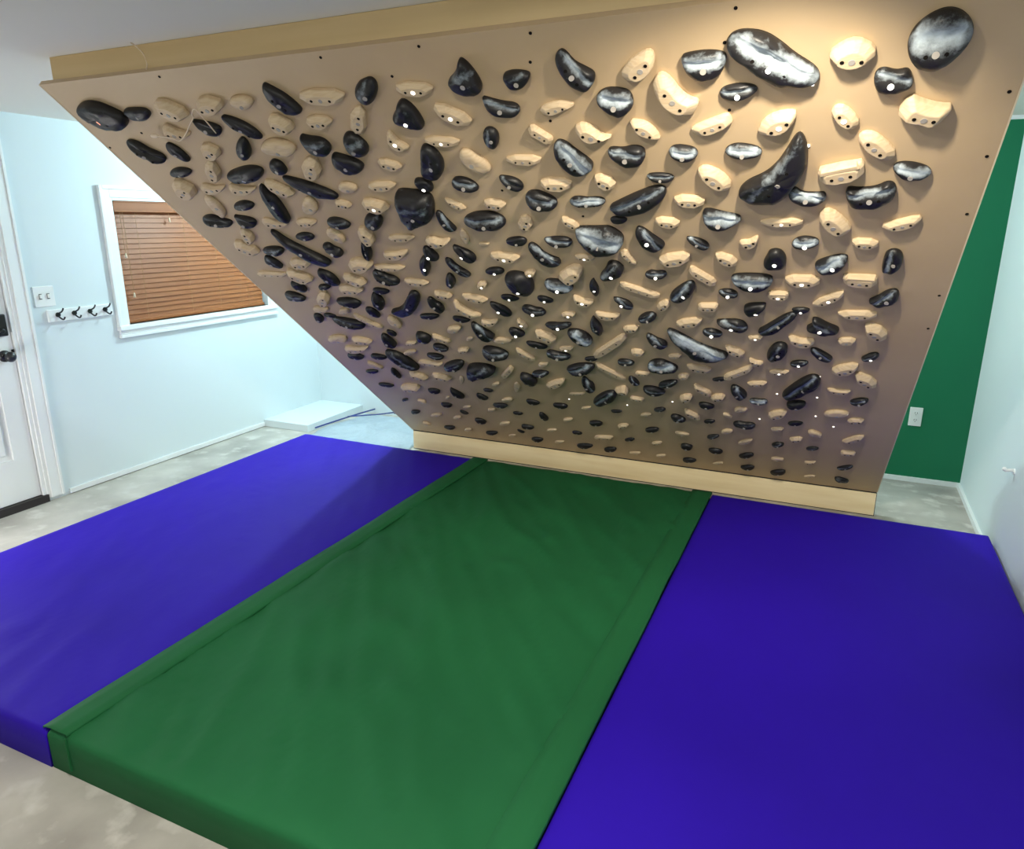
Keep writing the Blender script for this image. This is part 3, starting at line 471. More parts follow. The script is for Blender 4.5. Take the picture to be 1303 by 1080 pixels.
["E",0,1,19,1599,1828,"32,-15 34,-6 27,4 17,11 7,16 -4,20 -16,21 -26,18 -32,12 -34,4 -31,-6 -22,-14 -10,-19 2,-21 12,-21 23,-20","small black oval climbing hold, down and right of the round navy dome"],
["m",0,1,23,1773,1832,"-39,37 -22,31 0,12 29,10 45,1 28,-26 1,-37 -33,-22 -45,5","pale wooden scalloped climbing hold, below the chalky boulder hold"],
["k",0,1,17,1673,1715,"-31,4 -11,17 24,22 36,12 26,-6 6,-20 -26,-22 -36,-11","small pale wooden block climbing hold, down and right of the round navy dome"],
["D",2,1,25,1940,1823,"33,-30 35,-13 30,6 20,21 5,31 -10,37 -21,39 -28,39 -33,39 -35,37 -32,25 -21,3 -9,-18 3,-31 14,-38 25,-39","chalky black teardrop climbing hold, below the chalky boulder hold"],
["m",0,0,20,1856,1724,"-55,25 -32,25 -1,15 35,21 57,18 39,-9 7,-25 -38,-22 -57,-3","pale wooden scalloped climbing hold, up and left of the tent-shaped hold"],
["B",1,1,27,1601,1620,"63,11 65,21 56,27 35,25 7,19 -17,22 -42,19 -60,8 -65,-2 -61,-11 -54,-18 -42,-25 -17,-27 13,-21 38,-10 54,1","black bean-shaped climbing hold, above the pentagonal wooden block"],
["T",1,0,37,1781,1642,"4,75 8,53 19,26 25,-10 19,-50 9,-75 -8,-74 -18,-37 -25,-2 -16,37","large black triangular climbing hold, up and right of the pentagonal wooden block"],
["k",0,0,29,1511,1520,"-41,42 -14,47 33,20 48,-12 35,-39 7,-47 -36,-16 -48,18","pale wooden block hold, second one above the pentagonal wooden block"],
["E",3,0,45,1683,1535,"48,-38 52,-18 49,8 36,35 16,53 -2,60 -18,60 -33,58 -47,50 -52,29 -45,1 -30,-24 -11,-44 8,-56 26,-60 39,-53","chalky black oval climbing hold, up and right of the pentagonal wooden block"],
["k",0,0,19,1934,1631,"-32,4 -13,18 23,24 36,14 29,-6 9,-22 -25,-24 -36,-12","small pale wooden block hold, second one up and left of the tent-shaped hold"],
["B",1,1,32,1519,1741,"53,-14 50,-2 45,8 34,15 11,18 -9,31 -27,33 -41,27 -49,17 -53,6 -48,-6 -35,-18 -15,-28 8,-33 32,-33 48,-25","black bean-shaped climbing hold, down and right of the round navy dome"],
["E",0,0,23,1434,1425,"50,-14 51,-7 44,3 29,12 10,19 -12,25 -34,27 -48,22 -51,14 -47,6 -42,-3 -32,-12 -12,-22 12,-27 31,-25 43,-21","black oval climbing hold, up and left of the pentagonal wooden block"],
["E",3,0,28,2273,2630,"40,-6 39,7 30,17 17,23 5,26 -8,29 -24,28 -36,20 -40,8 -36,-4 -28,-14 -18,-23 -5,-28 9,-29 23,-25 34,-17","chalky black oval climbing hold, below the big wooden crescent"],
["E",3,0,25,2440,2629,"49,-4 41,8 28,15 14,20 -1,24 -18,26 -34,21 -45,13 -49,2 -46,-9 -35,-19 -19,-24 -3,-26 14,-25 30,-22 45,-15","chalky black oval climbing hold, up and left of the boot-shaped hold"],
["E",2,0,19,2192,2531,"40,-3 39,4 32,10 19,15 4,18 -14,19 -30,17 -40,11 -40,4 -35,-2 -30,-8 -20,-15 -4,-19 15,-19 29,-15 36,-9","chalky black oval climbing hold, up and right of the torpedo-shaped hold"],
["Z",2,0,34,2103,2432,"-101,-24 -63,-1 5,38 67,66 97,62 101,37 74,-5 14,-51 -48,-66 -92,-57","long black torpedo-shaped hold slanting up to the right, above the boulder hold"],
["z",0,0,28,2353,2525,"-50,36 -27,55 7,40 36,9 50,-26 33,-55 -6,-37 -32,0","pale wooden carved climbing hold, left of the boot-shaped hold"],
["k",0,0,20,2269,2426,"-47,17 -23,27 27,21 48,5 43,-15 19,-27 -29,-18 -48,0","pale wooden block climbing hold, right of the torpedo-shaped hold"],
["k",0,0,19,2186,2324,"-38,17 -18,25 23,19 40,2 34,-16 14,-25 -25,-16 -40,2","small pale wooden block climbing hold, down and right of the torpedo-shaped hold"],
["Z",3,0,37,2361,2344,"-59,30 -43,48 8,27 59,11 58,-8 14,-35 -28,-48 -52,-22","chalky black irregular climbing hold, up and left of the chalk-filled bowl hold"],
["Z",2,1,30,2116,2237,"-51,29 -37,68 -14,56 15,15 51,-27 25,-57 -4,-68 -34,-38","large chalky black irregular climbing hold, below the torpedo-shaped hold"],
["D",2,0,22,2275,2215,"34,-22 35,-9 29,5 17,16 2,25 -15,30 -28,32 -34,31 -35,28 -35,24 -32,17 -22,1 -7,-17 8,-29 19,-32 28,-29","chalky black teardrop climbing hold, up and left of the chalk-filled bowl hold"],
["Z",1,0,50,2513,2557,"-97,-90 -70,-48 -18,-19 16,20 42,75 67,133 85,117 97,59 90,-2 64,-55 41,-107 -1,-133 -43,-130 -77,-117","tall black boot-shaped climbing hold on the upper right of the board"],
["Z",3,0,27,2610,2443,"-53,23 -33,38 -13,12 25,9 51,12 53,-18 31,-38 -16,-33 -43,-16","chalky black irregular climbing hold, down and right of the boot-shaped hold"],
["k",0,1,14,2541,2322,"-63,6 -34,15 32,17 63,8 61,-7 33,-17 -31,-16 -60,-6","pale wooden block climbing hold, below the boot-shaped hold"],
["m",0,0,18,2440,2223,"-32,4 -19,11 1,12 19,28 32,33 29,4 16,-21 -10,-33 -26,-21","small pale wooden scalloped climbing hold, above the chalk-filled bowl hold"],
["E",3,1,27,2613,2226,"40,1 37,12 27,20 14,25 -2,27 -17,24 -28,17 -34,9 -39,0 -40,-11 -33,-21 -17,-27 0,-25 13,-21 25,-16 35,-9","chalky black oval climbing hold, up and right of the chalk-filled bowl hold"],
["E",1,0,36,201,1755,"47,-29 56,-16 51,-1 41,10 30,20 14,30 -7,36 -30,34 -46,24 -54,12 -56,-1 -49,-14 -35,-24 -16,-31 5,-36 28,-36","black oval hold, second one below the tusk-shaped hold"],
["k",0,0,36,373,1747,"39,69 61,63 50,8 12,-41 -35,-69 -61,-65 -40,-4 0,42","large pale wooden block climbing hold, down and right of the tusk-shaped hold"],
["o",0,0,20,284,1637,"42,-5 54,6 54,14 43,21 25,24 5,25 -16,23 -32,17 -45,7 -53,-4 -54,-12 -48,-20 -30,-25 -7,-25 12,-20 27,-14","pale wooden rounded climbing hold, below the tusk-shaped hold"],
["E",0,0,31,216,1552,"14,-24 21,-12 26,4 26,21 20,32 11,36 3,36 -5,35 -15,30 -23,18 -26,1 -24,-15 -19,-26 -12,-34 -3,-36 6,-32","small black oval climbing hold, below the tusk-shaped hold"],
["E",0,0,17,301,1580,"36,-8 37,-2 32,3 27,8 18,13 4,16 -12,15 -25,11 -33,6 -37,1 -36,-5 -29,-10 -17,-14 -4,-16 12,-16 28,-13","small black oval hold, second one down and right of the tusk-shaped hold"],
["D",1,0,41,397,1522,"72,-35 89,-14 84,7 62,23 27,34 -13,41 -44,44 -65,45 -81,45 -89,42 -84,28 -67,3 -42,-20 -16,-34 11,-43 42,-45","large black teardrop climbing hold, left of the sock-shaped hold"],
["k",0,0,30,608,1843,"-51,25 -7,35 58,24 71,1 42,-23 -4,-35 -64,-20 -71,4","large pale wooden block climbing hold, left of the sock-shaped hold"],
["E",0,0,38,520,1727,"58,-22 67,-10 67,4 57,18 37,29 12,33 -10,31 -30,28 -51,23 -67,13 -67,-3 -51,-17 -28,-25 -5,-30 18,-33 41,-30","black oval hold, second one left of the sock-shaped hold"],
["E",0,0,21,772,1836,"43,-7 45,0 41,6 31,12 18,18 -2,20 -23,19 -37,13 -42,6 -45,0 -45,-7 -39,-15 -22,-20 -1,-20 18,-18 33,-13","black oval climbing hold, up and left of the sock-shaped hold"],
["P",0,0,46,711,1755,"-3,59 19,71 33,41 32,-6 8,-53 -18,-71 -33,-46 -33,2","black chunky climbing hold, left of the sock-shaped hold"],
["E",0,0,28,613,1640,"24,-35 29,-22 30,-6 27,13 18,30 7,40 -3,42 -12,41 -21,38 -28,29 -30,11 -24,-9 -15,-24 -4,-34 6,-41 16,-42","black oval hold, nearest one left of the sock-shaped hold"],
["o",0,0,18,426,1631,"38,3 43,14 41,20 36,25 26,28 9,26 -9,19 -21,9 -32,-3 -41,-15 -43,-23 -36,-28 -23,-28 -6,-25 11,-19 26,-10","pale wooden rounded climbing hold, left of the sock-shaped hold"],
["r",0,0,19,526,1544,"-49,69 -33,64 55,-32 62,-51 50,-69 34,-64 -56,34 -62,53","large pale wooden rail climbing hold, down and left of the sock-shaped hold"],
["Z",0,0,37,851,1739,"-125,-70 -38,-41 31,38 89,112 125,104 119,54 55,-33 -30,-105 -98,-112","bent black sock-shaped hold on the left half of the board"],
["o",0,0,27,698,1557,"22,-31 28,-11 30,5 29,22 23,38 14,50 2,55 -10,54 -23,40 -30,19 -30,1 -27,-14 -22,-31 -14,-47 -2,-55 11,-50","pale wooden rounded climbing hold, down and left of the sock-shaped hold"],
["E",0,0,20,612,1439,"20,-20 23,-11 23,0 19,11 12,19 4,23 -3,25 -11,26 -19,23 -23,14 -21,2 -16,-8 -9,-16 -3,-22 6,-26 14,-25","small black oval climbing hold, above the canoe-shaped hold"],
["o",0,0,27,189,1331,"69,-2 75,13 74,23 66,32 45,38 13,36 -17,27 -39,16 -60,0 -75,-16 -73,-27 -59,-35 -35,-38 -5,-37 27,-31 53,-19","large pale wooden rounded climbing hold, left of the canoe-shaped hold"],
["k",0,0,27,360,1334,"-49,25 -8,32 54,19 67,-3 40,-23 -3,-32 -59,-15 -67,7","pale wooden block climbing hold, up and left of the canoe-shaped hold"],
["E",0,0,39,550,1358,"19,-55 28,-39 32,-14 30,16 23,42 14,60 2,69 -10,65 -19,52 -25,33 -31,10 -32,-19 -27,-50 -15,-67 -2,-69 9,-63","black oval climbing hold, up and left of the canoe-shaped hold"],
["m",0,0,26,264,1225,"-77,19 -38,26 5,21 71,41 105,43 53,1 -14,-33 -89,-43 -105,-22","large pale wooden scalloped climbing hold, left of the canoe-shaped hold"],
["E",0,0,32,195,1139,"53,-14 56,-3 51,6 44,15 33,24 13,30 -13,28 -34,21 -47,12 -55,2 -56,-9 -47,-18 -31,-25 -10,-29 14,-30 38,-25","black oval hold, third one left of the canoe-shaped hold"],
["E",0,0,26,365,1154,"48,-13 54,-5 51,4 40,13 23,20 1,24 -21,23 -36,18 -44,11 -51,4 -54,-5 -46,-15 -26,-22 -2,-24 18,-22 34,-18","black oval hold, nearest one left of the canoe-shaped hold"],
["E",1,0,52,525,1145,"65,-87 70,-59 66,-20 52,24 28,64 2,89 -20,97 -39,100 -58,98 -70,78 -67,37 -47,-10 -21,-47 3,-74 28,-94 50,-100","long black canoe-shaped hold low on the left side of the board"],
["o",0,0,19,271,1033,"40,-31 42,-17 35,-4 26,7 15,20 -1,32 -19,40 -32,38 -40,27 -42,14 -40,3 -32,-10 -19,-23 -3,-33 14,-39 29,-40","pale wooden rounded climbing hold, left of the canoe-shaped hold"],
["E",0,0,20,195,943,"45,1 48,7 49,13 43,18 27,20 5,18 -16,12 -33,6 -45,-2 -49,-8 -45,-14 -36,-18 -22,-20 -1,-20 22,-14 38,-7","black oval hold, second one left of the canoe-shaped hold"],
["E",0,0,27,374,953,"13,-40 17,-20 19,-2 20,18 18,38 13,54 4,59 -4,55 -12,44 -18,27 -20,7 -19,-12 -16,-31 -12,-48 -4,-59 6,-56","black oval hold, nearest one down and left of the canoe-shaped hold"],
["o",0,0,17,618,1236,"45,6 51,18 49,25 40,29 23,28 5,22 -11,14 -24,6 -39,-6 -51,-20 -49,-27 -35,-29 -17,-26 0,-22 17,-15 32,-6","pale wooden rounded climbing hold, up and right of the canoe-shaped hold"],
["k",0,0,19,1009,1919,"-54,18 -18,25 44,16 64,0 46,-16 10,-25 -48,-14 -64,3","pale wooden block climbing hold, up and right of the sock-shaped hold"],
["E",0,0,34,1193,1946,"9,-32 18,-20 25,-3 28,14 28,30 24,42 16,48 5,43 -5,30 -13,16 -20,2 -26,-16 -28,-35 -22,-47 -12,-48 -1,-42","black oval climbing hold, up and left of the small wooden crescent"],
["k",0,0,22,1104,1829,"-34,24 -8,29 34,14 44,-6 28,-23 1,-29 -37,-11 -44,9","pale wooden block climbing hold, up and left of the small wooden crescent"],
["k",0,1,22,1336,1918,"-19,8 -1,23 25,27 29,13 15,-10 -4,-27 -27,-27 -29,-11","small pale wooden block climbing hold, up and right of the small wooden crescent"],
["E",0,1,61,1527,1956,"54,-29 57,-9 58,13 50,38 31,58 6,67 -18,65 -38,55 -52,39 -58,17 -54,-7 -43,-29 -26,-51 -1,-67 27,-67 46,-51","round dark navy-black dome hold in the middle of the board"],
["k",0,0,21,1258,1811,"-53,26 -19,30 42,14 62,-6 46,-24 11,-30 -45,-11 -62,10","pale wooden block climbing hold, up and right of the small wooden crescent"],
["z",0,0,29,1182,1720,"-51,60 -34,71 -20,29 16,-18 56,-42 36,-67 -3,-71 -37,-37 -56,12","pale yellow wooden crescent hold with thin points, left of the round navy dome"],
["E",0,1,19,1434,1828,"41,-8 37,0 30,6 22,12 10,17 -7,20 -24,18 -35,13 -40,6 -41,-2 -37,-9 -27,-14 -13,-18 3,-20 20,-20 35,-15","black oval climbing hold, down and left of the round navy dome"],
["B",0,0,36,1027,1743,"28,-33 31,-15 31,2 25,15 12,24 6,45 -3,58 -16,56 -26,44 -31,25 -29,5 -25,-14 -19,-32 -9,-50 6,-58 20,-50","black bean-shaped climbing hold, right of the sock-shaped hold"],
["E",0,0,22,938,1632,"50,2 57,10 53,17 37,21 15,22 -9,20 -31,15 -48,8 -55,1 -57,-7 -55,-14 -44,-20 -22,-22 5,-19 25,-12 39,-5","black oval climbing hold, down and right of the sock-shaped hold"],
["D",0,1,30,1360,1732,"37,-37 38,-13 31,6 21,21 9,33 -7,43 -23,50 -34,52 -38,51 -38,44 -33,28 -24,6 -14,-15 -3,-33 10,-49 25,-52","black teardrop climbing hold, down and left of the round navy dome"],
["m",0,0,21,1256,1609,"-42,19 -22,23 2,17 36,29 55,29 29,-2 -5,-25 -45,-29 -55,-11","pale wooden scalloped climbing hold, down and right of the small wooden crescent"],
["E",0,0,21,1107,1622,"39,-11 44,-5 40,3 28,11 11,17 -7,20 -24,21 -37,18 -42,12 -44,6 -42,-2 -34,-11 -16,-18 4,-21 19,-19 30,-16","black oval climbing hold, down and left of the small wooden crescent"],
["k",0,1,18,1422,1613,"-14,40 0,39 19,8 22,-21 11,-40 -4,-40 -21,-7 -22,22","pale wooden block climbing hold, below the round navy dome"],
["o",0,0,22,1026,1525,"38,6 49,24 45,33 32,35 19,33 5,31 -10,25 -27,15 -42,-3 -49,-21 -46,-30 -37,-35 -24,-35 -8,-30 7,-22 22,-12","pale wooden rounded climbing hold, down and left of the small wooden crescent"],
["Z",2,0,37,1190,1517,"-45,79 -25,88 -9,55 46,-13 39,-45 -18,-88 -46,-30","large chalky black irregular climbing hold, down and right of the small wooden crescent"],
["E",0,1,30,1368,1540,"32,-23 37,-12 33,3 23,16 11,26 -3,31 -15,32 -25,27 -32,20 -37,9 -37,-5 -29,-20 -14,-29 0,-32 12,-31 23,-29","small black oval climbing hold, below the round navy dome"],
["P",0,0,44,803,1429,"-30,33 -5,45 27,30 45,3 34,-28 7,-45 -23,-34 -45,-6","black chunky climbing hold, up and right of the canoe-shaped hold"],
["r",0,0,20,902,1418,"-35,38 -21,40 44,-5 47,-18 35,-38 22,-40 -44,6 -47,19","pale wooden rail climbing hold, down and left of the small wooden crescent"],
["r",0,0,16,680,1342,"-27,5 -13,14 43,22 43,15 28,-5 14,-14 -43,-22 -43,-14","pale wooden rail climbing hold, up and right of the canoe-shaped hold"],
["E",1,0,30,854,1328,"41,-17 42,-7 38,3 33,13 21,24 3,30 -16,29 -29,23 -36,14 -41,6 -42,-5 -34,-16 -19,-25 -1,-30 17,-30 33,-26","black oval hold, second one right of the canoe-shaped hold"],
["E",1,0,27,773,1220,"43,-15 49,-7 49,4 39,15 21,23 2,26 -13,25 -28,23 -41,19 -49,10 -45,-2 -32,-12 -16,-20 2,-25 20,-26 33,-22","black oval hold, nearest one right of the canoe-shaped hold"],
["o",0,0,12,1073,1433,"17,3 23,12 22,18 17,19 10,18 3,16 -5,13 -12,7 -18,-2 -22,-11 -23,-16 -19,-19 -12,-19 -4,-16 3,-11 9,-6","small pale wooden rounded climbing hold, below the small wooden crescent"],
["k",0,0,21,985,1313,"-29,5 -3,22 34,30 40,17 23,-7 -3,-26 -36,-30 -40,-15","pale wooden block climbing hold, up and left of the wide lumpy hold"],
["E",2,0,54,1173,1324,"64,-27 71,-10 65,10 50,29 26,44 -2,52 -30,50 -49,39 -60,24 -68,9 -71,-11 -59,-33 -31,-49 1,-52 27,-47 47,-39","large chalky black oval climbing hold, up and right of the wide lumpy hold"],
["o",0,0,18,1258,1443,"47,-1 54,12 46,21 31,25 13,26 -5,25 -22,21 -36,13 -47,2 -54,-10 -51,-20 -38,-25 -17,-26 1,-22 17,-17 32,-12","pale wooden rounded climbing hold, up and right of the wide lumpy hold"],
["r",0,0,19,1338,1318,"-32,57 -21,57 36,-13 40,-32 32,-56 22,-57 -36,15 -40,33","pale wooden rail climbing hold, up and left of the pentagonal wooden block"],
["k",0,0,26,2185,2129,"-55,2 -26,24 32,37 56,24 50,-4 22,-28 -34,-37 -56,-21","pale wooden block climbing hold, down and right of the torpedo-shaped hold"],
["k",0,0,21,2363,2130,"-35,32 -16,36 21,17 36,-8 31,-30 12,-36 -23,-13 -36,12","pale wooden block climbing hold, up and left of the chalk-filled bowl hold"],
["B",2,1,25,2102,2030,"41,0 41,10 35,19 23,21 6,17 -8,22 -18,21 -27,15 -36,8 -41,-4 -35,-14 -20,-21 -5,-22 10,-20 23,-16 34,-10","chalky black bean-shaped climbing hold, down and right of the chalky boulder hold"],
["r",0,0,19,2273,2027,"-39,56 -28,57 39,-13 46,-31 40,-56 29,-57 -40,15 -46,33","large pale wooden rail climbing hold, left of the chalk-filled bowl hold"],
["r",0,0,17,2023,1923,"-70,46 -53,46 62,-12 75,-27 71,-45 55,-46 -63,13 -75,28","large pale wooden rail climbing hold, down and right of the chalky boulder hold"],
["E",2,1,33,2188,1925,"53,56 45,69 29,66 11,52 -6,35 -23,16 -42,-10 -53,-41 -51,-62 -39,-69 -23,-66 -7,-58 12,-43 29,-19 43,7 51,34","large chalky black oval climbing hold, above the banana-shaped jug"],
["k",0,0,20,2101,1824,"-27,-8 -14,16 14,38 27,31 26,5 13,-21 -15,-38 -27,-28","small pale wooden block climbing hold, up and left of the banana-shaped jug"],
["r",0,0,21,2275,1829,"-36,9 -26,19 34,24 40,15 37,-8 27,-18 -34,-24 -40,-15","pale wooden rail climbing hold, above the banana-shaped jug"],
["E",2,1,23,2356,1924,"33,-7 33,0 29,9 19,18 4,24 -11,24 -21,20 -28,16 -33,10 -33,1 -26,-8 -15,-16 -1,-22 14,-24 26,-21 32,-15","small chalky black oval climbing hold, down and left of the chalk-filled bowl hold"],
["E",2,0,30,2021,1731,"41,10 40,23 34,31 24,36 11,34 -3,27 -15,17 -27,5 -37,-10 -41,-25 -34,-35 -20,-36 -7,-31 6,-26 20,-18 33,-5","chalky black oval climbing hold, above the tent-shaped hold"],
["k",0,0,22,2190,1708,"-52,-4 -25,18 31,35 54,27 47,1 20,-23 -33,-35 -54,-24","pale wooden block climbing hold, above the banana-shaped jug"],
["E",2,1,26,2277,1639,"39,-10 36,2 26,13 14,20 2,25 -11,26 -23,23 -32,17 -38,8 -39,-4 -32,-16 -18,-24 -4,-26 8,-26 20,-25 32,-20","small chalky black oval climbing hold, up and right of the banana-shaped jug"],
["D",2,1,36,2359,1707,"58,-7 52,13 41,28 25,37 5,38 -15,35 -34,32 -50,29 -58,26 -52,20 -36,7 -18,-5 -1,-18 19,-32 41,-38 55,-28","chalky black teardrop climbing hold, up and right of the banana-shaped jug"],
["B",2,0,34,2036,1542,"38,-35 41,-20 35,-1 20,13 2,21 -14,42 -28,54 -38,49 -41,36 -40,20 -37,1 -27,-22 -9,-44 10,-54 24,-51 32,-44","chalky black bean-shaped climbing hold, above the tent-shaped hold"],
["Z",3,1,37,2444,2003,"-74,31 -39,46 48,45 74,24 56,-21 11,-46 -34,-35 -64,-2","wide black bowl-shaped hold with its top filled with white chalk"],
["Z",0,1,31,2449,1826,"-38,32 35,44 42,29 9,-22 -20,-44 -42,-17","black irregular climbing hold, below the chalk-filled bowl hold"],
["Z",0,1,31,2519,2139,"-39,-27 -23,18 -15,45 14,51 34,25 39,-19 26,-51 -16,-50","black irregular climbing hold, up and right of the chalk-filled bowl hold"],
["Z",3,1,30,2692,2115,"-50,2 -23,27 21,49 49,47 50,20 33,-26 -9,-49 -38,-36","chalky black irregular climbing hold, left of the upright barrel hold"],
["k",0,1,24,2609,2019,"-56,14 -31,28 28,29 56,12 55,-12 30,-29 -28,-25 -54,-6","pale wooden block climbing hold, up and right of the slanted finger hold"],
["s",0,1,21,2531,1925,"-36,10 -32,19 1,21 33,19 36,10 34,-12 18,-21 -19,-20 -36,-11","small pale wooden two-step climbing hold, above the slanted finger hold"],
["k",0,1,17,2695,1911,"-49,-33 -28,-1 23,42 48,48 49,26 29,-6 -20,-45 -44,-48","pale wooden block climbing hold, above the three-pointed hold"],
["E",0,1,16,2608,1830,"30,4 29,9 22,13 13,16 1,16 -12,15 -24,11 -30,4 -29,-2 -25,-6 -20,-11 -12,-15 0,-16 14,-14 23,-8 28,-2","small black oval climbing hold, up and right of the slanted finger hold"],
["Z",2,0,26,2525,1728,"-74,-53 -35,-10 33,78 66,89 74,70 33,5 -7,-64 -57,-89","black finger-shaped hold with chalk slanting up to the right, above the fat sausage"],
["k",0,1,14,2444,1616,"-28,2 -14,13 15,18 28,11 25,-4 11,-15 -16,-18 -28,-9","small pale wooden block climbing hold, down and left of the slanted finger hold"],
["Z",1,1,35,2687,1736,"-61,-16 -32,10 -40,48 -18,50 16,15 61,-12 51,-44 16,-50 -33,-33","black three-pointed hold with a lit bolt, right of a slanted finger hold"],
["m",0,0,24,2616,1613,"-50,37 -30,34 0,17 30,20 50,13 44,-19 22,-37 -18,-27 -42,1","pale wooden scalloped climbing hold, down and left of the three-pointed hold"],
["k",0,0,18,2775,1634,"-31,3 -17,17 15,23 31,13 31,-5 17,-20 -14,-23 -29,-12","small pale wooden block climbing hold, down and right of the three-pointed hold"],
["Z",2,0,25,2871,2135,"-27,-52 -27,34 -16,57 7,61 27,35 27,-25 7,-60 -11,-61","upright black barrel-shaped hold near the right edge of the board"],
["s",0,0,26,2787,2034,"-53,14 -49,25 -2,26 45,23 51,11 53,-16 31,-26 -22,-24 -48,-13","pale wooden two-step climbing hold, up and left of the pear-shaped hold"],
["Z",2,0,29,2866,1934,"-47,-23 -17,4 5,38 30,52 47,34 45,-9 22,-38 -15,-52","black pear-shaped hold with chalk, near the right edge of the board"],
["k",0,0,19,2796,1822,"-63,6 -35,19 31,23 63,11 63,-8 36,-22 -29,-23 -59,-10","pale wooden block climbing hold, down and left of the pear-shaped hold"],
["k",0,0,31,2867,1714,"-39,42 -23,56 16,36 38,0 39,-38 24,-56 -16,-30 -35,9","pale wooden block climbing hold, below the pear-shaped hold"],
["r",0,0,21,1804,1461,"-97,-87 -77,-51 77,115 96,122 97,91 80,59 -76,-113 -97,-122","large pale wooden rail hold, second one above the knobbly round hold"],
["B",2,0,35,1523,1348,"60,-11 57,2 48,11 33,17 8,18 -15,32 -36,34 -50,24 -57,13 -60,2 -57,-11 -43,-23 -19,-31 8,-34 33,-31 52,-23","chalky black bean-shaped climbing hold, above the pentagonal wooden block"],
["E",0,0,17,1683,1328,"34,5 31,10 26,14 20,17 9,18 -5,15 -18,9 -28,2 -33,-6 -34,-12 -28,-17 -19,-18 -8,-18 5,-16 19,-11 31,-3","small black oval climbing hold, above the knobbly round hold"],
["E",2,0,43,1606,1223,"78,28 80,46 68,54 47,55 23,52 -7,43 -42,24 -70,-1 -80,-24 -74,-38 -65,-48 -51,-55 -26,-55 8,-41 40,-19 64,6","large chalky black oval climbing hold, up and right of the pentagonal wooden block"],
["r",0,0,18,1757,1211,"-60,81 -45,77 54,-31 65,-55 61,-81 46,-78 -55,34 -65,57","large pale wooden rail hold, nearest one above the knobbly round hold"],
["E",2,0,24,1855,1324,"40,-1 36,8 28,14 20,19 8,23 -9,24 -25,19 -36,10 -40,0 -40,-9 -36,-17 -25,-22 -11,-24 5,-23 22,-19 35,-11","chalky black oval climbing hold, left of the tent-shaped hold"],
["k",0,0,21,1929,1427,"-27,16 -10,26 20,22 31,6 24,-14 7,-26 -22,-18 -31,-1","small pale wooden block hold, nearest one up and left of the tent-shaped hold"],
["k",0,1,16,1579,1409,"-34,2 -12,16 27,23 39,14 30,-4 7,-19 -29,-23 -39,-13","pale wooden block hold, nearest one above the pentagonal wooden block"],
["Z",3,0,41,2028,1328,"-74,-11 -41,38 3,51 34,26 74,-10 55,-43 -13,-51 -61,-42","black tent-shaped hold with chalk on both slopes"],
["r",0,0,15,1915,1220,"-30,8 -21,15 32,15 37,8 31,-8 22,-15 -32,-15 -37,-8","small pale wooden rail climbing hold, left of the tent-shaped hold"],
["k",0,0,14,2095,1415,"-28,1 -12,13 18,19 30,12 25,-3 9,-15 -20,-19 -30,-11","small pale wooden block climbing hold, up and right of the tent-shaped hold"],
["r",0,0,13,1406,1225,"-23,4 -13,12 30,19 32,13 23,-4 14,-11 -30,-19 -32,-13","small pale wooden rail climbing hold, up and left of the pentagonal wooden block"],
["E",2,0,29,1360,1125,"45,2 51,13 46,23 33,28 16,29 -3,27 -21,20 -35,11 -44,1 -51,-10 -51,-22 -40,-29 -20,-29 0,-24 16,-16 31,-9","chalky black oval climbing hold, up and left of the pentagonal wooden block"],
["z",0,0,26,1418,1027,"-68,-25 0,33 68,63 53,16 -13,-48 -64,-63","pale pentagonal wooden block low in the centre of the board"],
["B",2,0,41,1606,1050,"24,-38 27,-15 28,9 23,28 10,38 3,68 -6,79 -16,72 -24,55 -28,30 -28,2 -25,-26 -18,-54 -6,-75 7,-79 18,-63","large chalky black bean-shaped climbing hold, up and left of the knobbly round hold"],
["Z",2,0,39,1662,905,"-80,-37 13,77 71,102 80,42 15,-40 -73,-102","knobbly round black hold with a chalked middle, low in the centre"],
["z",0,0,35,1775,1035,"-42,-3 26,42 42,-7 21,-42 -17,-27","pale wooden carved climbing hold, up and right of the knobbly round hold"],
["E",2,0,27,1860,1135,"23,-21 21,-6 17,8 13,21 5,34 -4,42 -13,41 -20,35 -23,24 -23,9 -19,-5 -13,-18 -5,-29 4,-38 14,-42 21,-35","small chalky black oval climbing hold, down and left of the tent-shaped hold"],
["E",1,0,36,1949,1053,"51,-13 54,-1 46,14 28,26 6,35 -17,38 -37,36 -50,27 -54,16 -53,3 -47,-11 -33,-26 -10,-37 15,-38 32,-31 43,-23","black oval hold, second one below the tent-shaped hold"],
["E",1,0,28,2028,1137,"46,20 50,33 42,40 26,40 9,35 -10,25 -27,12 -39,-1 -46,-14 -50,-27 -47,-38 -33,-40 -12,-33 7,-20 22,-7 35,6","black oval hold, nearest one below the tent-shaped hold"],
["r",0,0,17,1839,931,"-33,15 -23,21 34,11 39,2 33,-15 24,-21 -34,-11 -39,-2","small pale wooden rail climbing hold, right of the knobbly round hold"],
["E",0,0,26,1362,740,"40,-9 44,0 41,11 31,21 14,25 -2,24 -15,21 -27,17 -39,11 -44,0 -38,-11 -25,-19 -10,-23 6,-25 21,-23 33,-17","black oval hold, nearest one below the pentagonal wooden block"],
["E",0,0,30,1203,555,"22,-23 21,-6 18,9 15,24 9,39 0,47 -9,46 -16,38 -21,25 -22,9 -19,-7 -14,-21 -7,-33 1,-43 11,-47 19,-39","black oval hold, second one below the pentagonal wooden block"],
["o",0,0,13,1194,342,"36,11 40,22 33,25 22,24 10,21 -2,18 -17,12 -31,2 -39,-11 -40,-20 -34,-24 -26,-25 -14,-23 -1,-18 13,-11 26,-2","pale wooden rounded climbing hold, below the pentagonal wooden block"],
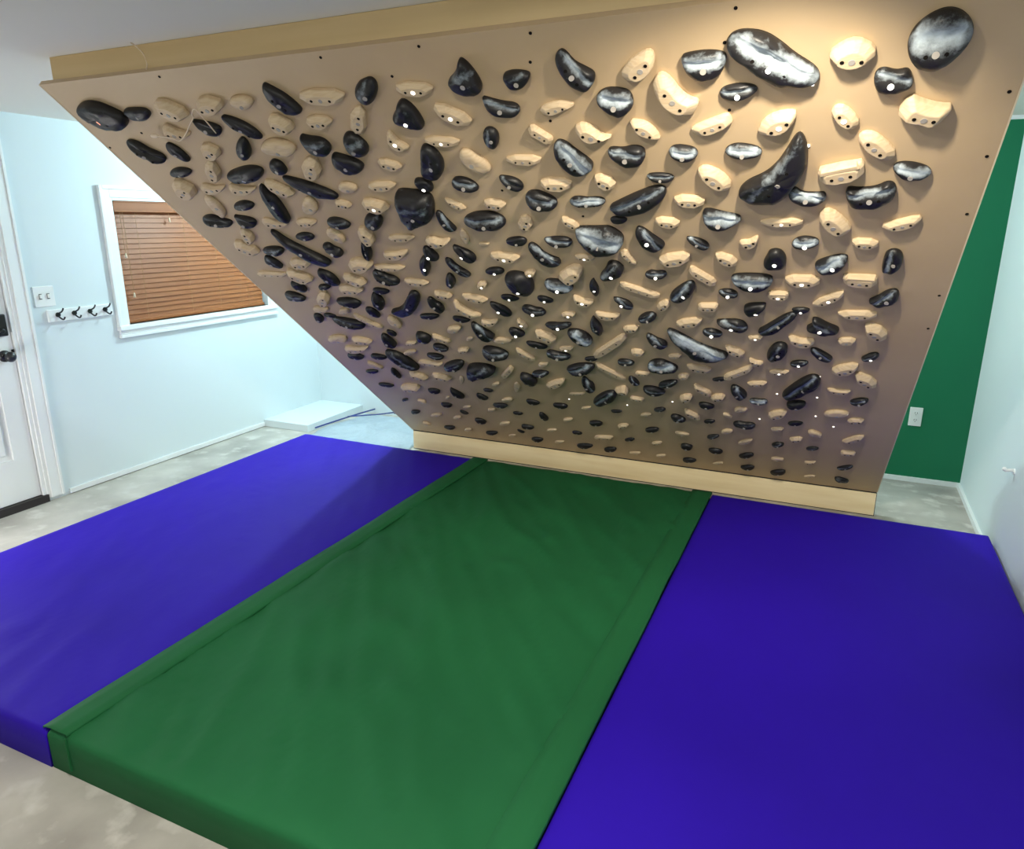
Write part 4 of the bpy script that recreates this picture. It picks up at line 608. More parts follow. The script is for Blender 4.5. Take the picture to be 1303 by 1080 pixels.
["o",0,0,16,1354,540,"29,9 35,20 33,27 24,29 11,26 -3,21 -16,13 -26,4 -33,-8 -35,-18 -35,-25 -28,-29 -15,-27 0,-20 12,-11 21,-2","small pale wooden rounded climbing hold, below the pentagonal wooden block"],
["E",0,0,19,1363,356,"31,-4 30,2 27,7 22,13 11,18 -4,18 -16,15 -24,9 -29,4 -31,-2 -28,-9 -20,-14 -8,-17 5,-18 19,-16 29,-11","small black oval climbing hold, left of the long bar foothold"],
["E",0,0,27,1528,546,"39,-2 40,6 38,15 31,23 17,27 -2,25 -18,19 -30,11 -38,2 -40,-7 -34,-15 -25,-21 -12,-26 6,-27 24,-21 36,-12","small black oval climbing hold, up and left of the long bar foothold"],
["E",0,0,16,1691,740,"29,2 32,8 29,13 19,16 6,16 -8,14 -20,10 -29,5 -32,-1 -32,-6 -30,-11 -23,-15 -10,-16 5,-13 16,-8 23,-3","small black oval climbing hold, down and right of the knobbly round hold"],
["k",0,0,19,1691,550,"-29,0 -8,19 26,30 36,20 25,-2 3,-23 -28,-30 -36,-18","small pale wooden block climbing hold, up and right of the long bar foothold"],
["o",0,0,11,1515,739,"28,7 32,16 28,21 18,20 7,18 -4,14 -15,9 -24,2 -30,-7 -32,-15 -29,-19 -21,-21 -10,-18 2,-13 11,-8 19,-2","small pale wooden rounded climbing hold, down and left of the knobbly round hold"],
["o",0,0,12,1854,738,"32,9 33,18 28,22 19,23 7,21 -5,16 -14,10 -22,3 -29,-7 -33,-17 -30,-22 -20,-23 -7,-19 5,-14 15,-8 24,-1","small pale wooden rounded climbing hold, right of the knobbly round hold"],
["E",1,0,19,1942,827,"32,7 30,13 27,18 22,22 10,22 -5,17 -18,9 -26,0 -31,-8 -32,-15 -29,-20 -20,-22 -8,-21 6,-17 20,-10 30,0","small black oval hold, nearest one below the tent-shaped hold"],
["E",1,0,31,2030,749,"38,-12 32,1 24,12 15,21 3,30 -12,34 -27,30 -35,20 -38,8 -36,-4 -30,-16 -20,-25 -6,-31 8,-34 23,-32 35,-24","small black oval hold, second one below the tent-shaped hold"],
["E",0,0,26,1858,546,"39,8 41,18 37,25 27,30 13,29 -3,24 -17,15 -27,5 -35,-4 -41,-16 -40,-26 -28,-30 -11,-26 4,-19 17,-12 30,-3","black oval climbing hold, right of the long bar foothold"],
["r",0,0,20,1529,337,"-50,2 -33,14 59,31 65,23 51,-1 34,-14 -59,-31 -65,-23","long pale wooden bar foothold just above the kickboard"],
["o",0,0,14,2025,532,"39,-3 36,6 26,11 15,15 3,18 -13,20 -29,18 -38,11 -39,2 -36,-7 -30,-12 -21,-17 -6,-20 9,-20 23,-17 34,-12","small pale wooden rounded hold, second one left of the moustache-shaped foothold"],
["r",0,0,10,1506,913,"-41,-3 -29,5 43,20 49,16 42,3 30,-4 -43,-20 -49,-16","pale wooden rail climbing hold, down and right of the pentagonal wooden block"],
["Z",3,0,49,2210,1534,"-121,97 -106,121 -57,76 0,12 61,-27 121,-56 111,-87 43,-121 -23,-99 -69,-28","long black banana-shaped jug with a bright chalk stripe"],
["Z",1,0,35,2524,1520,"-42,-25 -12,60 18,75 42,58 42,3 4,-62 -31,-75","large black irregular climbing hold, below the slanted finger hold"],
["k",0,0,22,2359,1499,"-38,36 -20,41 20,19 38,-9 34,-34 16,-41 -22,-15 -37,14","pale wooden block climbing hold, right of the banana-shaped jug"],
["m",0,0,18,2442,1414,"-30,31 -18,27 0,12 18,12 30,5 26,-19 12,-31 -13,-21 -26,3","small pale wooden scalloped climbing hold, down and left of the slanted finger hold"],
["k",0,0,22,2193,1320,"-53,22 -27,31 29,22 54,2 48,-20 22,-31 -32,-18 -54,3","pale wooden block climbing hold, below the banana-shaped jug"],
["r",0,0,19,2361,1309,"-64,-45 -50,-21 54,75 66,76 65,48 52,24 -53,-75 -66,-76","large pale wooden rail climbing hold, down and right of the banana-shaped jug"],
["E",0,0,14,2274,1227,"30,5 31,10 28,15 18,17 5,15 -6,10 -15,5 -23,0 -30,-7 -31,-13 -25,-17 -14,-17 -2,-15 10,-12 20,-7 27,-1","small black oval climbing hold, down and right of the banana-shaped jug"],
["k",0,0,16,2440,1217,"-42,-2 -21,13 23,23 42,17 38,0 17,-16 -25,-23 -42,-15","pale wooden block climbing hold, above the moustache-shaped foothold"],
["r",0,0,21,2189,1102,"-37,51 -28,56 32,0 39,-19 37,-50 29,-56 -32,2 -39,21","pale wooden rail climbing hold, below the banana-shaped jug"],
["k",0,0,24,2256,1043,"-31,3 -12,23 22,34 35,21 27,-6 8,-28 -24,-34 -35,-18","small pale wooden block climbing hold, up and left of the moustache-shaped foothold"],
["E",2,0,43,2357,1124,"35,-24 30,1 20,22 9,36 -1,48 -14,57 -26,57 -34,43 -35,21 -31,-2 -24,-24 -14,-43 -1,-54 10,-57 22,-55 31,-45","chalky black oval climbing hold, above the moustache-shaped foothold"],
["B",3,0,24,2441,1039,"41,8 37,16 31,21 20,22 4,17 -11,20 -25,19 -36,10 -41,-1 -38,-10 -28,-16 -16,-19 -3,-22 14,-21 31,-14 40,-3","chalky black bean-shaped climbing hold, up and right of the moustache-shaped foothold"],
["E",0,0,26,2194,937,"37,-4 35,6 27,14 17,20 3,25 -14,27 -29,22 -37,13 -37,4 -35,-5 -32,-14 -22,-22 -7,-27 10,-26 24,-20 33,-13","small black oval climbing hold, up and left of the moustache-shaped foothold"],
["k",0,0,28,2099,1005,"-28,6 -8,29 24,39 34,23 24,-9 4,-34 -26,-39 -34,-20","small pale wooden block hold, second one down and right of the tent-shaped hold"],
["k",0,0,20,2113,1229,"-25,4 -9,19 19,27 28,16 22,-6 6,-23 -21,-27 -28,-14","small pale wooden block hold, nearest one down and right of the tent-shaped hold"],
["r",0,0,22,2110,811,"-34,50 -26,56 29,2 36,-17 35,-50 27,-56 -30,-1 -36,19","pale wooden rail climbing hold, left of the moustache-shaped foothold"],
["o",0,0,16,2356,923,"31,9 28,20 21,24 13,25 4,26 -7,23 -18,17 -26,7 -31,-6 -31,-19 -26,-25 -16,-26 -6,-24 5,-20 16,-15 26,-5","small pale wooden rounded climbing hold, above the moustache-shaped foothold"],
["o",0,0,13,2288,837,"23,-8 20,2 16,9 10,16 2,21 -7,24 -15,24 -21,20 -23,11 -21,0 -15,-7 -8,-13 0,-19 9,-23 19,-24 23,-19","small pale wooden rounded climbing hold, up and left of the moustache-shaped foothold"],
["E",0,0,17,2191,741,"29,9 27,16 21,19 14,20 6,20 -4,18 -15,11 -24,2 -28,-7 -29,-14 -25,-19 -17,-20 -7,-18 3,-15 13,-9 24,-1","small black oval hold, second one left of the moustache-shaped foothold"],
["B",1,0,31,2365,752,"54,8 49,19 41,26 27,28 6,22 -14,27 -32,26 -47,16 -54,2 -50,-11 -37,-19 -22,-24 -5,-27 18,-28 40,-20 53,-6","black moustache-shaped foothold near the bottom of the board"],
["o",0,0,16,2273,637,"31,10 31,20 26,25 18,28 6,27 -8,21 -18,12 -24,3 -28,-7 -31,-18 -29,-25 -19,-28 -6,-24 7,-18 18,-10 26,-1","small pale wooden rounded hold, nearest one left of the moustache-shaped foothold"],
["E",1,0,20,2194,545,"32,11 34,21 29,26 18,27 6,24 -6,19 -17,11 -26,2 -31,-8 -34,-17 -32,-24 -23,-27 -9,-23 4,-15 14,-7 23,1","small black oval hold, nearest one left of the moustache-shaped foothold"],
["k",0,1,15,2534,1341,"-40,-1 -21,12 21,21 40,15 36,-1 17,-15 -22,-21 -39,-13","pale wooden block climbing hold, up and left of the fat sausage hold"],
["k",0,0,27,2526,922,"-41,-6 -18,24 26,47 43,36 36,3 14,-29 -28,-47 -43,-33","pale wooden block climbing hold, right of the moustache-shaped foothold"],
["Z",2,0,23,2693,1516,"-46,40 -24,52 18,13 46,-22 33,-52 0,-38 -29,-3","chalky black irregular climbing hold, below the three-pointed hold"],
["E",1,1,21,2611,1431,"34,7 34,16 25,22 13,23 0,22 -12,18 -23,12 -30,4 -33,-4 -34,-12 -29,-20 -17,-23 -3,-21 9,-15 18,-8 27,-2","small black oval climbing hold, above the fat sausage hold"],
["E",1,1,22,2867,1527,"29,13 28,22 23,29 13,30 1,24 -9,15 -16,6 -23,-4 -29,-15 -28,-25 -21,-30 -10,-29 2,-24 12,-17 21,-7 27,3","small black oval climbing hold, down and right of the three-pointed hold"],
["k",0,0,27,2785,1419,"-47,-11 -25,20 24,48 47,40 45,8 24,-25 -24,-48 -45,-36","pale wooden block climbing hold, above the long oval foothold"],
["k",0,0,29,2870,1333,"-44,49 -26,59 18,32 42,-8 44,-45 27,-59 -18,-25 -39,16","pale wooden block climbing hold, up and right of the long oval foothold"],
["Z",2,0,39,2621,1223,"-80,-83 -43,-4 16,99 53,126 80,99 77,36 39,-19 -13,-92 -58,-126","fat black sausage-shaped hold slanting up to the right, low on the right side"],
["P",0,0,35,2607,1048,"-42,-2 -25,22 10,34 37,31 42,7 25,-20 -6,-34 -37,-33","black chunky climbing hold, below the fat sausage hold"],
["m",0,0,16,2776,1208,"-49,18 -29,19 1,12 29,18 49,17 43,-4 22,-19 -18,-19 -41,-4","pale wooden scalloped climbing hold, above the long oval foothold"],
["E",2,0,26,2862,1130,"34,14 35,24 29,31 16,32 1,28 -14,20 -26,10 -34,-2 -35,-12 -33,-20 -28,-27 -18,-32 -2,-29 14,-19 24,-7 30,4","small chalky black oval climbing hold, up and right of the long oval foothold"],
["o",0,0,21,2781,987,"51,13 44,23 35,29 22,33 1,32 -22,25 -39,13 -48,1 -52,-13 -50,-26 -40,-32 -23,-33 -2,-30 21,-24 41,-13 52,-1","long pale oval wooden foothold low on the right side"],
["k",0,0,18,2865,929,"-34,-1 -18,15 18,27 34,19 32,-1 16,-19 -18,-27 -34,-17","small pale wooden block climbing hold, above the wooden fin foothold"],
["E",0,0,18,2608,829,"34,11 30,17 21,20 12,21 2,21 -10,17 -22,10 -30,1 -34,-8 -33,-16 -27,-20 -16,-21 -5,-18 7,-14 19,-8 30,1","small black oval climbing hold, below the fat sausage hold"],
["o",0,0,20,2700,736,"32,-7 25,7 17,15 8,22 -3,29 -16,31 -27,28 -32,19 -32,5 -28,-9 -21,-19 -11,-26 1,-30 13,-31 25,-29 32,-22","small pale wooden rounded climbing hold, down and left of the long oval foothold"],
["E",0,0,21,197,766,"54,-8 58,0 53,8 42,15 26,19 6,19 -13,17 -31,13 -49,7 -58,-1 -53,-10 -37,-15 -18,-18 0,-19 20,-19 40,-16","black oval hold, second one down and left of the canoe-shaped hold"],
["k",0,0,37,385,774,"-51,22 0,42 68,42 77,17 40,-18 -12,-42 -74,-36 -77,-8","large pale wooden block climbing hold, below the canoe-shaped hold"],
["k",0,0,32,536,956,"-41,46 -9,48 41,17 54,-18 34,-44 1,-48 -46,-12 -54,22","pale wooden block climbing hold, down and right of the canoe-shaped hold"],
["k",0,0,27,696,967,"-47,32 -13,36 44,16 60,-9 40,-30 4,-36 -48,-13 -60,13","pale wooden block climbing hold, up and left of the triangular foothold"],
["E",0,0,26,542,756,"38,-8 41,-1 42,7 38,16 24,23 5,25 -13,22 -28,17 -38,11 -42,2 -39,-6 -32,-14 -20,-20 -2,-25 18,-23 32,-17","black oval climbing hold, left of the triangular foothold"],
["T",0,0,36,705,764,"-19,60 -7,42 13,22 30,-6 34,-38 27,-59 7,-60 -15,-32 -33,-5 -34,27","black triangular foothold low on the left side of the board"],
["E",0,0,16,225,555,"21,5 29,14 30,20 24,21 15,19 6,15 -5,10 -15,3 -23,-4 -28,-12 -30,-18 -27,-21 -19,-20 -7,-15 3,-8 12,-2","small black oval climbing hold, below the canoe-shaped hold"],
["o",0,0,17,359,564,"28,-10 31,-1 32,6 28,14 18,20 4,24 -8,23 -19,20 -28,12 -32,3 -30,-4 -24,-11 -15,-18 -2,-23 12,-24 22,-19","small pale wooden rounded hold, second one left of the triangular foothold"],
["E",0,0,25,541,560,"32,-12 38,-3 39,7 31,16 18,22 4,22 -8,21 -20,19 -32,14 -39,5 -36,-5 -27,-14 -14,-19 -1,-22 12,-22 24,-18","small black oval climbing hold, down and left of the triangular foothold"],
["E",0,0,26,215,375,"33,0 41,9 42,16 37,22 26,25 11,24 -6,19 -20,10 -29,2 -37,-6 -42,-15 -40,-23 -27,-25 -9,-22 7,-15 21,-8","black oval climbing hold, down and left of the triangular foothold"],
["o",0,0,15,366,359,"44,10 52,23 50,30 40,32 24,28 8,21 -7,14 -24,4 -42,-12 -52,-27 -45,-32 -32,-31 -18,-28 -3,-24 14,-16 30,-5","pale wooden rounded climbing hold, down and left of the triangular foothold"],
["o",0,0,19,203,178,"29,-12 32,0 29,8 25,15 18,21 7,26 -7,26 -18,20 -27,10 -32,0 -32,-9 -26,-16 -17,-22 -6,-25 7,-26 20,-23","pale wooden foothold in the row above the kickboard, leftmost of the pale ones"],
["E",0,0,24,382,164,"42,-1 45,6 47,14 43,20 28,24 7,22 -14,16 -30,9 -42,1 -47,-8 -45,-14 -37,-20 -23,-23 -4,-24 19,-19 35,-10","black foothold in the row above the kickboard, leftmost of the black ones"],
["o",0,0,15,528,361,"36,10 41,21 39,26 33,29 20,29 4,23 -11,14 -21,4 -30,-7 -39,-19 -41,-27 -33,-29 -18,-26 -2,-19 13,-11 25,-2","pale wooden rounded climbing hold, below the triangular foothold"],
["E",0,0,18,625,465,"24,-19 25,-10 21,1 14,9 6,16 -2,21 -11,24 -19,22 -24,16 -25,7 -23,-3 -17,-12 -8,-19 0,-22 8,-24 17,-24","small black oval climbing hold, below the triangular foothold"],
["o",0,0,12,682,551,"28,8 35,18 32,23 24,24 13,22 1,18 -10,12 -20,4 -28,-5 -34,-15 -35,-22 -28,-24 -15,-21 -3,-15 8,-9 18,-2","small pale wooden rounded climbing hold, down and right of the triangular foothold"],
["E",0,0,29,700,359,"35,-20 37,-8 35,5 27,18 14,27 0,30 -11,29 -21,25 -31,20 -37,9 -34,-5 -23,-17 -10,-25 3,-29 16,-30 27,-28","small black oval climbing hold, down and right of the triangular foothold"],
["o",0,0,13,523,157,"34,10 38,19 36,24 29,26 17,25 2,19 -12,11 -21,2 -30,-8 -37,-18 -38,-25 -30,-26 -15,-23 0,-16 13,-9 25,0","pale wooden foothold in the row above the kickboard, second pale one from the left"],
["E",0,0,25,708,167,"40,-1 47,8 48,17 39,24 23,24 5,20 -10,15 -25,9 -39,0 -48,-10 -45,-19 -33,-23 -18,-24 -2,-22 15,-18 29,-10","black foothold in the row above the kickboard, second black one from the left"],
["E",0,0,26,869,748,"30,-24 31,-10 25,3 17,13 8,22 -2,30 -14,34 -25,30 -30,20 -31,7 -28,-5 -21,-17 -11,-26 0,-31 11,-34 22,-32","small black oval hold, second one below the wide lumpy hold"],
["E",0,0,17,944,844,"30,-5 30,0 28,5 24,11 14,15 0,16 -13,14 -22,9 -28,4 -30,-1 -28,-7 -21,-11 -11,-15 3,-16 16,-15 27,-11","small black oval hold, nearest one below the wide lumpy hold"],
["o",0,0,13,1029,937,"26,5 30,15 27,20 22,22 14,21 5,18 -5,12 -14,6 -23,-5 -30,-16 -27,-21 -19,-22 -10,-20 -2,-17 8,-13 18,-6","small pale wooden rounded climbing hold, down and right of the wide lumpy hold"],
["E",1,0,26,950,649,"43,-6 49,2 49,12 38,20 20,23 2,21 -14,18 -28,13 -42,6 -49,-3 -44,-13 -31,-20 -15,-23 3,-23 21,-20 34,-14","black oval climbing hold, down and right of the wide lumpy hold"],
["o",0,0,14,857,558,"32,7 35,15 35,22 30,25 19,24 3,19 -10,11 -22,3 -31,-9 -35,-19 -32,-23 -25,-25 -15,-25 0,-22 15,-14 26,-4","small pale wooden rounded climbing hold, below the wide lumpy hold"],
["o",0,0,17,875,356,"38,12 45,26 41,33 30,34 16,31 1,25 -14,16 -26,6 -37,-8 -45,-22 -45,-31 -36,-34 -19,-29 -3,-21 11,-12 24,-2","pale wooden rounded hold, second one down and right of the wide lumpy hold"],
["o",0,0,11,854,157,"33,10 34,19 29,22 22,22 14,22 2,18 -10,12 -21,3 -30,-8 -34,-18 -31,-22 -23,-22 -13,-20 -2,-16 10,-10 23,-1","pale wooden foothold in the row above the kickboard, third pale one from the left"],
["o",0,0,15,1029,739,"41,9 44,18 42,24 34,28 18,26 -1,20 -16,11 -26,2 -37,-9 -44,-20 -42,-27 -29,-28 -12,-25 5,-19 22,-11 34,-2","pale wooden rounded hold, nearest one down and right of the wide lumpy hold"],
["o",0,0,12,594,665,"16,5 23,15 23,20 19,22 13,21 7,18 -1,14 -7,7 -15,-2 -21,-12 -23,-19 -20,-22 -13,-20 -6,-16 1,-11 8,-5","small pale wooden rounded hold, nearest one left of the triangular foothold"],
["r",0,0,18,1159,1098,"-57,-54 -47,-30 40,77 53,80 57,56 48,33 -40,-77 -53,-80","large pale wooden rail climbing hold, right of the wide lumpy hold"],
["o",0,0,13,1154,921,"-27,-63 -16,-61 -5,-47 8,-27 20,-2 28,22 31,40 30,51 25,59 18,63 7,54 -6,32 -17,5 -24,-17 -29,-36 -31,-53","pale wooden rounded climbing hold, right of the wide lumpy hold"],
["E",1,0,47,853,1139,"63,9 73,26 78,43 69,54 42,53 9,41 -19,24 -44,7 -65,-12 -78,-31 -77,-46 -62,-54 -37,-54 -6,-46 26,-29 49,-9","large black oval climbing hold, above the triangular foothold"],
["r",0,0,22,697,1131,"-60,18 -36,26 76,14 82,4 61,-18 39,-26 -77,-15 -82,-4","large pale wooden rail climbing hold, right of the canoe-shaped hold"],
["Z",1,0,62,1012,1096,"-74,46 -20,80 56,81 107,43 48,-1 -75,-57 -107,-81 -107,-23","lumpy wide black hold low on the left half of the board"],
["P",0,0,48,1272,1057,"-39,40 -17,57 18,40 44,7 41,-34 18,-57 -15,-45 -44,-11","black chunky climbing hold, left of the pentagonal wooden block"],
["E",0,0,24,1196,749,"39,-11 39,-2 34,6 24,14 11,21 -7,25 -24,24 -35,17 -39,9 -39,1 -38,-7 -31,-16 -15,-23 3,-25 20,-23 32,-18","black oval hold, nearest one down and left of the pentagonal wooden block"],
["o",0,0,9,814,941,"-20,-48 -11,-41 -3,-30 7,-13 17,8 24,29 26,43 23,47 17,48 11,47 3,38 -7,20 -16,-2 -22,-22 -26,-36 -25,-46","pale wooden rounded climbing hold, above the triangular foothold"],
["E",0,0,17,1032,554,"31,-5 32,0 29,6 23,11 11,15 -3,16 -15,13 -23,8 -28,4 -32,-1 -32,-8 -24,-13 -11,-16 3,-15 15,-13 25,-10","small black oval climbing hold, down and left of the pentagonal wooden block"],
["E",0,0,25,1033,356,"39,-10 42,-2 38,7 27,15 12,21 -6,24 -22,21 -33,15 -38,8 -42,1 -42,-8 -34,-18 -16,-24 3,-24 18,-20 30,-16","black oval hold, second one down and left of the pentagonal wooden block"],
["E",0,0,14,953,256,"21,-14 21,-8 17,-1 11,6 3,13 -6,18 -16,20 -21,17 -21,11 -21,6 -19,0 -15,-8 -6,-15 4,-19 12,-20 18,-18","black foothold in the row above the kickboard, third black one from the left"],
["E",0,0,26,1035,155,"42,-1 44,9 38,17 30,21 20,25 5,25 -12,21 -27,11 -38,0 -44,-11 -41,-20 -32,-25 -18,-25 -4,-24 12,-21 30,-13","black foothold in the row above the kickboard, fourth black one from the left"],
["o",0,0,13,1192,152,"35,11 39,23 33,27 22,25 11,23 -1,19 -16,13 -29,2 -38,-11 -39,-21 -34,-25 -26,-27 -15,-25 -2,-20 12,-12 24,-2","pale wooden foothold in the row above the kickboard, fourth pale one from the left"],
["E",0,0,27,1364,151,"52,8 57,21 48,29 33,31 17,31 -1,28 -21,21 -39,9 -52,-4 -57,-16 -54,-27 -41,-31 -21,-29 -2,-23 16,-15 36,-5","black foothold in the row above the kickboard, fifth black one from the left"],
["E",0,0,27,1531,151,"41,4 43,13 42,21 35,28 19,29 0,24 -16,14 -27,4 -36,-5 -43,-16 -42,-25 -30,-29 -14,-29 5,-24 22,-16 35,-6","black foothold in the row above the kickboard, sixth black one from the left"],
["o",0,0,13,1687,136,"37,4 40,13 37,19 26,22 11,20 -3,15 -15,10 -25,4 -36,-5 -40,-15 -33,-20 -21,-22 -6,-20 8,-17 21,-12 30,-6","pale wooden foothold in the row above the kickboard, fifth pale one from the left"],
["E",0,0,17,1691,349,"32,9 33,17 29,22 22,24 12,22 1,17 -9,9 -19,1 -28,-9 -33,-19 -29,-24 -19,-23 -8,-20 2,-16 13,-10 24,-1","small black oval climbing hold, right of the long bar foothold"],
["k",0,0,15,1857,349,"-28,-2 -10,14 23,26 33,19 24,0 6,-17 -25,-26 -33,-17","small pale wooden block climbing hold, right of the long bar foothold"],
["o",0,0,13,1852,147,"32,10 31,18 28,22 21,23 10,21 -2,16 -15,8 -25,-1 -32,-12 -31,-21 -25,-23 -17,-23 -7,-22 5,-18 19,-11 28,-1","pale wooden foothold in the row above the kickboard, sixth pale one from the left"],
["E",0,0,30,2031,357,"33,-4 33,10 26,21 15,26 5,29 -6,30 -18,26 -27,17 -33,5 -33,-8 -29,-20 -20,-28 -7,-30 4,-27 14,-22 25,-15","small black oval hold, third one left of the moustache-shaped foothold"],
["E",0,0,25,2024,141,"41,5 38,14 30,19 21,23 9,26 -8,25 -25,17 -36,5 -41,-5 -41,-15 -37,-22 -26,-26 -12,-26 4,-23 21,-17 36,-6","black foothold in the row above the kickboard, seventh black one from the left"],
["E",0,0,25,2192,347,"39,-2 37,6 33,14 23,22 7,25 -10,24 -25,18 -34,10 -39,2 -37,-7 -30,-15 -18,-21 -4,-25 15,-25 31,-20 39,-11","small black oval climbing hold, down and left of the moustache-shaped foothold"],
["o",0,0,10,2190,143,"30,11 32,18 29,22 20,22 7,18 -5,11 -14,5 -22,-2 -29,-11 -32,-20 -26,-22 -15,-21 -3,-17 8,-12 19,-5 26,2","pale wooden foothold in the row above the kickboard, seventh pale one from the left"],
["E",0,0,26,2359,336,"40,13 41,24 37,31 27,35 12,31 -4,22 -16,10 -26,-1 -36,-13 -41,-26 -36,-35 -23,-35 -7,-29 8,-21 22,-11 34,1","black oval climbing hold, below the moustache-shaped foothold"],
["E",0,0,25,2359,149,"37,4 39,14 35,23 24,28 9,26 -5,19 -16,12 -27,4 -37,-6 -39,-17 -32,-25 -19,-28 -5,-27 10,-23 23,-16 32,-6","black foothold in the row above the kickboard, eighth black one from the left"],
["o",0,0,15,2362,524,"36,28 39,41 33,45 20,40 3,28 -13,14 -27,-1 -36,-16 -39,-30 -37,-40 -33,-45 -22,-43 -5,-33 12,-16 23,-1 30,13","pale wooden rounded climbing hold, below the moustache-shaped foothold"],
["k",0,0,15,2524,738,"-30,-2 -14,12 18,23 31,17 27,0 11,-15 -19,-23 -31,-15","small pale wooden block climbing hold, right of the moustache-shaped foothold"],
["E",1,0,22,2527,540,"31,11 28,20 21,24 14,26 5,26 -6,23 -17,14 -25,3 -30,-8 -31,-18 -26,-25 -17,-26 -7,-23 3,-19 15,-12 25,-1","small black oval climbing hold, down and right of the moustache-shaped foothold"],
["k",0,0,19,2614,639,"-29,-1 -13,17 18,29 31,20 26,-2 10,-21 -20,-29 -31,-18","small pale wooden block climbing hold, down and left of the long oval foothold"],
["E",1,0,17,2695,539,"29,10 25,15 20,18 14,20 4,20 -8,15 -19,7 -26,-2 -29,-10 -28,-16 -22,-20 -14,-20 -4,-18 8,-15 20,-8 28,1","small black oval climbing hold, left of the wooden fin foothold"],
["o",0,0,16,2524,333,"34,-2 33,9 25,16 14,20 1,22 -12,21 -21,16 -28,10 -32,1 -34,-10 -29,-18 -16,-22 -2,-22 10,-20 20,-16 29,-12","small pale wooden rounded climbing hold, down and right of the moustache-shaped foothold"],
["E",0,0,27,2526,137,"41,14 40,22 37,30 29,35 13,32 -6,22 -22,8 -34,-5 -41,-18 -40,-28 -34,-33 -23,-35 -8,-33 10,-26 28,-12 39,3","black foothold in the row above the kickboard, ninth black one from the left"],
["m",0,0,12,2692,338,"-29,3 -17,8 -1,8 18,21 29,24 21,3 6,-15 -18,-24 -29,-16","small pale wooden scalloped climbing hold, down and left of the wooden fin foothold"],
["o",0,0,10,2697,127,"31,12 29,17 25,20 17,20 5,17 -9,10 -20,2 -27,-5 -31,-13 -29,-19 -23,-20 -13,-19 -2,-16 12,-11 25,-3 31,5","pale wooden foothold in the row above the kickboard, rightmost of the pale ones"],
["z",0,0,21,2870,723,"-52,-51 -21,-3 24,51 52,43 29,-7 -14,-50","pale wooden fin-shaped foothold near the bottom right corner of the board"],
["r",0,0,19,2863,537,"-34,8 -27,17 27,21 34,13 34,-7 28,-16 -27,-21 -34,-13","small pale wooden rail climbing hold, below the wooden fin foothold"],
["E",2,0,20,2863,333,"36,19 37,28 33,34 22,34 7,26 -7,14 -18,3 -27,-8 -36,-20 -37,-30 -30,-34 -17,-31 -2,-24 12,-14 24,-3 32,9","chalky black oval climbing hold, below the wooden fin foothold"],
["E",1,0,26,2860,145,"36,-6 29,4 20,12 9,20 -6,27 -22,28 -33,22 -36,13 -35,4 -32,-6 -25,-15 -13,-24 3,-28 18,-28 30,-24 36,-16","black foothold in the row above the kickboard, rightmost of the black ones"]]
LEDS = [[2.611, 2.834], [2.608, 2.633], [2.694, 1.321], [2.524, 1.122], [2.693, 1.122], [2.695, 0.925], [2.778, 0.826], [2.441, 0.827], [2.021, 0.926], [1.767, 0.828], [1.437, 0.827]]
SCREWS = [[2.41, 2.975], [2.409, 2.77], [2.44, 3.062], [3.032, 2.773], [3.031, 2.571], [1.902, 2.974], [1.9, 2.771], [3.03, 1.948], [3.03, 1.743], [1.595, 3.058], [1.258, 3.059], [1.46, 2.972], [0.588, 3.057], [0.259, 2.834], [0.015, 2.774], [3.03, 2.351], [1.93, 3.059], [1.896, 2.349], [1.638, 2.484]]
WIRE = [[0.356, 2.843, 0.03], [0.432, 2.834, 0.032], [0.452, 2.81, 0.034], [0.502, 2.833, 0.034], [0.574, 2.882, 0.03], [0.61, 2.904, 0.02], [0.618, 2.921, 0.03], [0.668, 2.957, 0.035], [0.666, 2.917, 0.036], [0.665, 2.875, 0.034], [0.629, 2.798, 0.012]]

bm = bmesh.new(); cyl(bm, .0045, .0016, n=10); me_scr = bpy.data.meshes.new('screw'); bm.to_mesh(me_scr); bm.free(); me_scr.materials.append(M['hole'])
for u, v in SCREWS: link('screw', me_scr, brd, (u, v, .0008))
kb_ = tag(empty('kickboard', (0, 0, 0)), 'raw plywood kickboard strip standing under the climbing board', 'kickboard')
boxo('kick_panel', M['kick'], 0, BW, 0, .018, .004, KH-.008, kb_)
boxo('foot_strip', M['gap'], 0, BW, -.001, .018, 0, .0038, kb_)
boxo('shadow_gap', M['gap'], 0, BW, .003, .018, KH-.0078, KH-.001, kb_)
boxo('side_edge', M['gap'], BW+.0002, BW+.003, 0, .018, 0, KH-.008, kb_)
ytop = -BL*math.sin(AN); ztop = KH+BL*math.cos(AN)
hd = tag(boxo('header_beam', M['header'], .06, BW, ytop+.013, ytop+.051, ztop+.0142, ZC-.001), 'long brown wooden header beam between the board\'s top edge and the ceiling', 'beam')

def bp(u, v, z=0):                                  # board coordinates to world
    a = AN; return Vector((u, -math.sin(a)*v-math.cos(a)*z, KH+math.cos(a)*v-math.sin(a)*z))
BR = (math.radians(90)+AN, 0, 0)

# loose LEDs in the board
for k, (u, v) in enumerate(LEDS):
    bm = bmesh.new(); cyl(bm, .0042, .003, T((0, 0, .0015)), 12)
    o = obj('led_light', bm, M['led'], None, loc=bp(u, v, .0002), rot=BR)
    tag(o, 'tiny lit LED in the board, ' + ('at the right tip of the big kidney-shaped hold', 'right of the boot-shaped hold top', 'above the right end of the fat sausage hold', 'left of the fat sausage hold', 'below the right end of the fat sausage hold', 'second one below the fat sausage hold', 'below the long oval foothold\'s left end', 'up and right of the moustache-shaped foothold', 'below the tent-shaped hold', 'right of the knobbly round hold', 'down and right of the pentagonal wooden block')[k], 'led light', 'LEDs set in the board')

